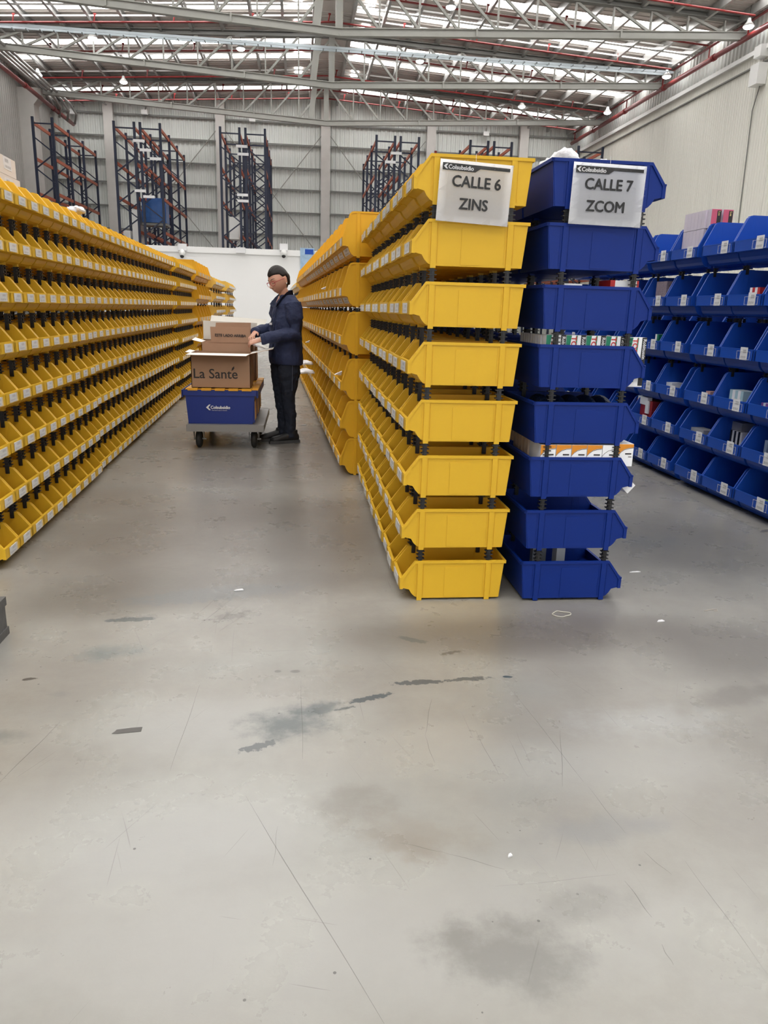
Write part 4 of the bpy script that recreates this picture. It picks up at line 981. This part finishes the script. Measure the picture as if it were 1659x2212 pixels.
# --- body (one continuous surface)
b = MB()
b.loft([ring(0, 0, .76, .10, .15), ring(0, 0, .9, .095, .14), ring(.0, 0, 1.05, .095, .13), ring(-.005, 0, 1.2, .10, .145), ring(-.01, 0, 1.29, .08, .14), ring(-.005, 0, 1.33, .055, .08), ring(.005, 0, 1.36, .048, .052), ring(.03, 0, 1.42, .047, .05), ring(.045, 0, 1.46, .05, .055)], 20)
for s in (-1, 1): chain(b, [P3(0, s*.08, .82), P3(.0, s*.078, .45), P3(-.012, s*.074, .28), P3(-.012, s*.074, .1)], [.07, .04, .03, .03])
chain(b, [shL, elL, wrL], [.05, .042, .028]); chain(b, [shR, elR, wrR], [.05, .042, .028])
# head, tipped forward
hc = P3(.062, 0, 1.484); tilt = .40
HF = (F*math.cos(tilt) - U*math.sin(tilt)); HU = (U*math.cos(tilt) + F*math.sin(tilt)); HF = (HF + LFT*.34).normalized(); HL = HU.cross(HF).normalized()
def HP(f, l, u): return hc + HF*f + HL*l + HU*u
hb = bmesh.new(); bmesh.ops.create_icosphere(hb, subdivisions=6, radius=1)
def g2(l, u, cl, cu_, rl, ru): return math.exp(-((l-cl)/rl)**2-((u-cu_)/ru)**2)
def headpt(f, l, u, off=0):
    rf, rl, ru = .098, .077, .116
    jaw = max(0, -u); rl_ = rl*(1-.24*jaw**1.7); ff = f*rf
    if f > 0: ff *= (1-.02*jaw)
    else: ff *= (1-.25*jaw)
    p = [ff, l*rl_, u*ru]
    if f > .1:
        for q in (-1, 1):
            p[0] += -.010*g2(l, u, q*.36, .04, .20, .13) + .006*g2(l, u, q*.48, -.32, .26, .26) + .005*g2(l, u, q*.36, .22, .28, .07) + .005*g2(l, u, q*.36, .03, .13, .07) + .006*g2(l, u, q*.11, -.30, .07, .06)
        p[0] += .026*g2(l, u, 0, -.25, .12, .13) + .013*g2(l, u, 0, -.06, .09, .2)
        p[0] += .009*g2(l, u, 0, -.52, .27, .055) + .009*g2(l, u, 0, -.645, .23, .06) - .004*g2(l, u, 0, -.585, .26, .02) + .014*g2(l, u, 0, -.88, .3, .13) + .006*g2(l, u, 0, -.6, .4, .25)
    p[0] += off
    return HP(*p)
def fp(l, u, off=.001): return headpt(math.sqrt(max(0, 1-l*l-u*u)), l, u, off)
for v in hb.verts: v.co = headpt(v.co.x, v.co.y, v.co.z)
me = bpy.data.meshes.new('h'); hb.to_mesh(me); hb.free(); b.bm.from_mesh(me); bpy.data.meshes.remove(me)
for s in (-1, 1):      # ears
    c = HP(-.012, s*.079, -.014); b.loft([(c+HU*z, HF*r*.75+HL*s*r*(-.25), HL*.007) for z, r in ((-.03, .006), (-.018, .014), (0, .02), (.018, .021), (.03, .01))], 10)
# hands
def hand(wr, dr, side, curl, spread, tgt=None):
    """palm from wrist along dr; side = thumb side direction; down = curl direction"""
    dr = dr.normalized(); side = (side - dr*side.dot(dr)).normalized(); dn = curl
    dn = (dn - dr*dn.dot(dr) - side*dn.dot(side)).normalized()
    b.loft([(wr, side*.026, dn*.019), (wr+dr*.03, side*.030, dn*.016), (wr+dr*.06, side*.037, dn*.014), (wr+dr*.085, side*.036, dn*.011)], 12)
    for i, (o, L1) in enumerate(((.028, .07), (.010, .078), (-.009, .072), (-.027, .058))):
        p = wr+dr*.078+side*o; q = p + (dr + side*spread*(1.5-i)*.3).normalized()*L1*.45; d2 = (dr*.75+dn*.65).normalized(); r_ = q + d2*L1*.33; d3 = (dr*.25+dn*.97).normalized(); s_ = r_+d3*L1*.28
        b.tube([wr+dr*.05+side*o*.8, p, q, r_, s_], [.009, .0092, .0086, .0078, .0062], 8)
    p = wr+dr*.022+side*.026; b.tube([wr+dr*.01+side*.01, p, p+(side*.6+dr*.7+dn*.3).normalized()*.032, p+(side*.6+dr*.7+dn*.3).normalized()*.032+(dr*.9+dn*.5).normalized()*.026], [.013, .012, .0095, .0075], 8)
hand(wrL+PW(-.04, 7.28-.0, .0)*0, PW(-.47, 7.10, .925)-wrL, Vector((0, .9, .5)), Vector((-.2, .2, -1)), .2)
hand(wrR, PW(-.452, 7.12, .955)-wrR, Vector((.8, 0, .5)), Vector((-.3, 0, -1)), .2)
o = b.obj('body', SKIN, person, True); remesh(o, .0034, 0, sm=2)
# --- hair
b = MB(); hb = bmesh.new(); bmesh.ops.create_icosphere(hb, subdivisions=5, radius=1)
for v in hb.verts:
    f, l, u = v.co; hair_line = .42 + .0*l; lim = hair_line - max(0, .25-f)*1.6
    lim = max(lim, -.62 + max(0, f+.55)*.35) if f < .25 else lim + .35*max(0, f-.25)*abs(l)
    if abs(l) > .5 and -.42 < f < .45: lim = max(lim, .16 + .5*max(0, f))
    tt = min(1, max(0, (u-lim+.06)/.12)); k = .86 + .14*tt*tt*(3-2*tt)
    s = 1.0+.012*math.sin(26*l+5*f)*k
    v.co = HP((f*.108-.006)*k*s, l*.084*k, (u*.128+.004)*k*s)
me = bpy.data.meshes.new('h'); hb.to_mesh(me); hb.free(); b.bm.from_mesh(me); bpy.data.meshes.remove(me)
o = b.obj('hair', HAIRM, person, True)
b = MB(); b.sphere(HP(-.100, 0, -.012), (.030, .036, .046)); b.obj('hair_bun', HAIRM, person, True)
# face details
BROW = mat('brow', (.03, .018, .012), .8); LIP = mat('lips', (.42, .12, .11), .5)
for s in (-1, 1):
    pts = [fp(s*(.17+.46*k), .25+.06*math.sin(k*2.6), .0005) for k in (0, .25, .5, .75, 1)]; MB().tube(pts, [.002, .003, .003, .0025, .0015], 6).obj('eyebrow', BROW, person)
    pts = [fp(s*(.19+.36*k), .02-.045*math.sin(k*3.1), .0005) for k in (0, .2, .4, .6, .8, 1)]; MB().tube(pts, .0014, 6).obj('eyelashes', BROW, person)
MB().loft([(fp(l, -.585, -.0005), HU*.0062*q, HF*.0035*q) for l, q in ((-.25, .25), (-.13, .85), (0, 1), (.13, .85), (.25, .25))], 8).obj('lips', LIP, person, True)
# glasses
g = thing('x', None, None); bpy.data.objects.remove(g)
b = MB()
for s in (-1, 1):
    c = HP(.104, s*.031, -.002); pts = [c + HL*.026*math.copysign(abs(math.cos(a))**.8, math.cos(a)) + HU*.019*math.copysign(abs(math.sin(a))**.8, math.sin(a)) - HF*.010*abs(math.cos(a))*(1 if math.cos(a)*s > 0 else 0) for a in [2*math.pi*k/20 for k in range(21)]]
    b.tube(pts, .0019, 6); b.tube([HP(.096, s*.057, .006), HP(.05, s*.079, .008), HP(-.005, s*.081, .006)], .0022, 6)
b.tube([HP(.106, -.006, .003), HP(.108, 0, .006), HP(.106, .006, .003)], .0018, 6); b.obj('glasses', GLASS, person, True)
MB().sphere(HP(-.010, .084, -.042), .0055).obj('earring', WHT, person, True)
# --- trousers
b = MB()
b.loft([ring(.0, 0, .97, .115, .165), ring(-.005, 0, .88, .125, .18), ring(-.012, 0, .80, .132, .185), ring(-.005, 0, .72, .10, .165)], 22)
for s in (-1, 1):
    ff = .0 if s > 0 else .02
    b.loft([ring(-.002+ff*.2, s*.088, .80, .105, .092), ring(-.002+ff*.4, s*.088, .66, .106, .09), ring(.0+ff*.6, s*.086, .55, .085, .08), ring(.004+ff*.8, s*.082, .44, .062, .062), ring(-.002+ff, s*.079, .38, .058, .058), ring(-.016+ff, s*.076, .28, .056, .056), ring(-.02+ff, s*.074, .18, .052, .053), ring(-.018+ff, s*.074, .10, .056, .054), ring(-.012+ff, s*.076, .055, .060, .056)], 18)
o = b.obj('jeans', JEAN, person, True); remesh(o, .008, .022, .05)
MB().tube([P3(.0, .181, .74), P3(.0, .178, .62), P3(.0, .168, .5)], .0018, 5).obj('side_seam', STITCH, person)
# --- shoes
for s, ff in ((1, .0), (-1, .05)):
    b = MB(); l = s*.082
    b.loft([(P3(ff-.095, l, .05), F*0+LFT*.028, U*.032), (P3(ff-.06, l, .062), LFT*.040, U*.046), (P3(ff, l, .060), LFT*.043, U*.048), (P3(ff+.06, l, .050), LFT*.046, U*.040), (P3(ff+.12, l, .042), LFT*.050, U*.032), (P3(ff+.165, l, .036), LFT*.042, U*.027), (P3(ff+.185, l, .032), LFT*.022, U*.016)], 16)
    b.loft([ring(ff-.03, l, .06, .055, .045), ring(ff-.035, l, .125, .052, .045)], 14)
    o = b.obj('shoe', BOOT, person, True); remesh(o, .006, sm=2)
    b = MB(); pr = [(-.105, .022), (-.1, .036), (-.05, .042), (.04, .040), (.11, .050), (.165, .044), (.195, .022)]
    poly = [(f, w_) for f, w_ in pr] + [(f, -w_) for f, w_ in pr[::-1]]
    for z0, z1, k in ((.001, .022, 1.0), (.022, .03, .97)):
        A = [b.bm.verts.new(P3(ff+f*k, l+w_*k*1.02, z0)) for f, w_ in poly]; B = [b.bm.verts.new(P3(ff+f*k, l+w_*k*1.02, z1)) for f, w_ in poly]
        b.face(A[::-1]); b.face(B)
        for i in range(len(A)): b.face([A[i], A[(i+1) % len(A)], B[(i+1) % len(A)], B[i]])
    so = b.obj('sole', SOLE, None); so.parent = o
    b = MB()
    for k in range(4): b.tube([P3(ff+.02+.02*k, l-.022, .094-.008*k), P3(ff+.02+.02*k, l+.022, .094-.008*k)], .002, 5)
    lc = b.obj('laces', SOLE, None); lc.parent = o
# --- jacket
b = MB()
b.loft([ring(-.01, 0, .735, .150, .195), ring(-.005, 0, .80, .152, .198), ring(-.004, 0, .90, .148, .19), ring(-.004, 0, 1.0, .142, .182), ring(-.012, 0, 1.1, .140, .182), ring(-.022, 0, 1.2, .132, .188), ring(-.024, 0, 1.28, .112, .182), ring(-.022, 0, 1.325, .085, .145), ring(-.015, 0, 1.355, .065, .09)], 26)
chain(b, [shL+U*.0, (shL+elL)/2+LFT*.012, elL+PW(-.13, 7.28, .0)*0, (elL*.5+wrL*.5)+U*.004, wrL], [.078, .078, .068, .060, .047], 16)
chain(b, [shR, (shR+elR)/2, elR, (elR+wrR)/2, wrR], [.075, .072, .062, .055, .044], 16)
o = b.obj('jacket', JACK, person, True); remesh(o, .0075, .024, .065)
b = MB()      # cuffs
for a, c in ((elL, wrL), (elR, wrR)):
    d = (c-a).normalized(); b.tube([c-d*.035, c+d*.004], [.049, .047], 18)
b.obj('cuffs', JACK, person, True)
b = MB()      # collar standing open
for s in (-1, 1):
    pts_lo = [P3(-.085, s*.012, 1.34), P3(-.06, s*.065, 1.335), P3(.0, s*.085, 1.325), P3(.06, s*.07, 1.29), P3(.105, s*.045, 1.245)]
    pts_hi = [P3(-.070, s*.012, 1.405), P3(-.045, s*.060, 1.40), P3(.01, s*.082, 1.385), P3(.065, s*.088, 1.335), P3(.115, s*.095, 1.275)]
    A = [b.bm.verts.new(p) for p in pts_lo]; B = [b.bm.verts.new(p) for p in pts_hi]
    for i in range(4): b.face([A[i], A[i+1], B[i+1], B[i]])
bmesh.ops.solidify(b.bm, geom=b.bm.faces[:], thickness=.007)
b.obj('collar', mat('collar_cloth', (.03, .04, .085), .8), person, True)
# shirt showing between the jacket edges, and jacket edge strips
b = MB()
sh = [(1.285, .070, .030), (1.24, .098, .045), (1.18, .118, .055), (1.10, .133, .060), (1.0, .137, .055), (.9, .142, .045), (.8, .147, .03)]
prev = None
for u, f, w_ in sh:
    cur = [b.bm.verts.new(P3(f - .012*abs(k), w_*k+.0, u)) for k in (-1, -.5, 0, .5, 1)]
    if prev:
        for i in range(4): b.face([prev[i], prev[i+1], cur[i+1], cur[i]])
    prev = cur
bmesh.ops.solidify(b.bm, geom=b.bm.faces[:], thickness=.004)
sh_o = b.obj('shirt', SHIRT, person, True)
lg = text_obj('shirt_print', 'subsi', .036, WHITEP, person, Matrix.Identity(4), bold=.001)
zx = -F; M = Matrix(((LFT.x, 0, F.x, 0), (LFT.y, 0, F.y, 0), (0, 1, 0, 0), (0, 0, 0, 1)))
lg.matrix_local = Matrix.Translation(P3(.143, -.03, 1.09)) @ M
for s in (1,):
    pts = [P3(f+.001, s*(w_+.004), u) for u, f, w_ in sh]; MB().tube(pts, [.0045]*len(pts), 6).obj('jacket_edge', JACK, person, True)
b = MB(); b.tube([P3(.13, .085, 1.13), P3(.118, .125, 1.125)], .003, 5); b.tube([P3(.12, .12, 1.12), P3(.115, .13, 1.03)], .002, 5); b.obj('chest_pocket', JACK, person)
# neck skin triangle
MB().loft([ring(.035, 0, 1.25, .055, .022), ring(.035, 0, 1.30, .048, .034), ring(.03, 0, 1.345, .03, .045)], 12).obj('neckline', SKIN, person, True)
# white leaflet held between the hands
o = MB().box(-.045, .045, -.03, .03, 0, .003).obj('leaflet', PAPER); o.location = Vector((-.40, 7.12, .905)); o.rotation_euler = (.2, .35, .3)
tag(o, 'white folded leaflet under the hands of the worker', 'paper')
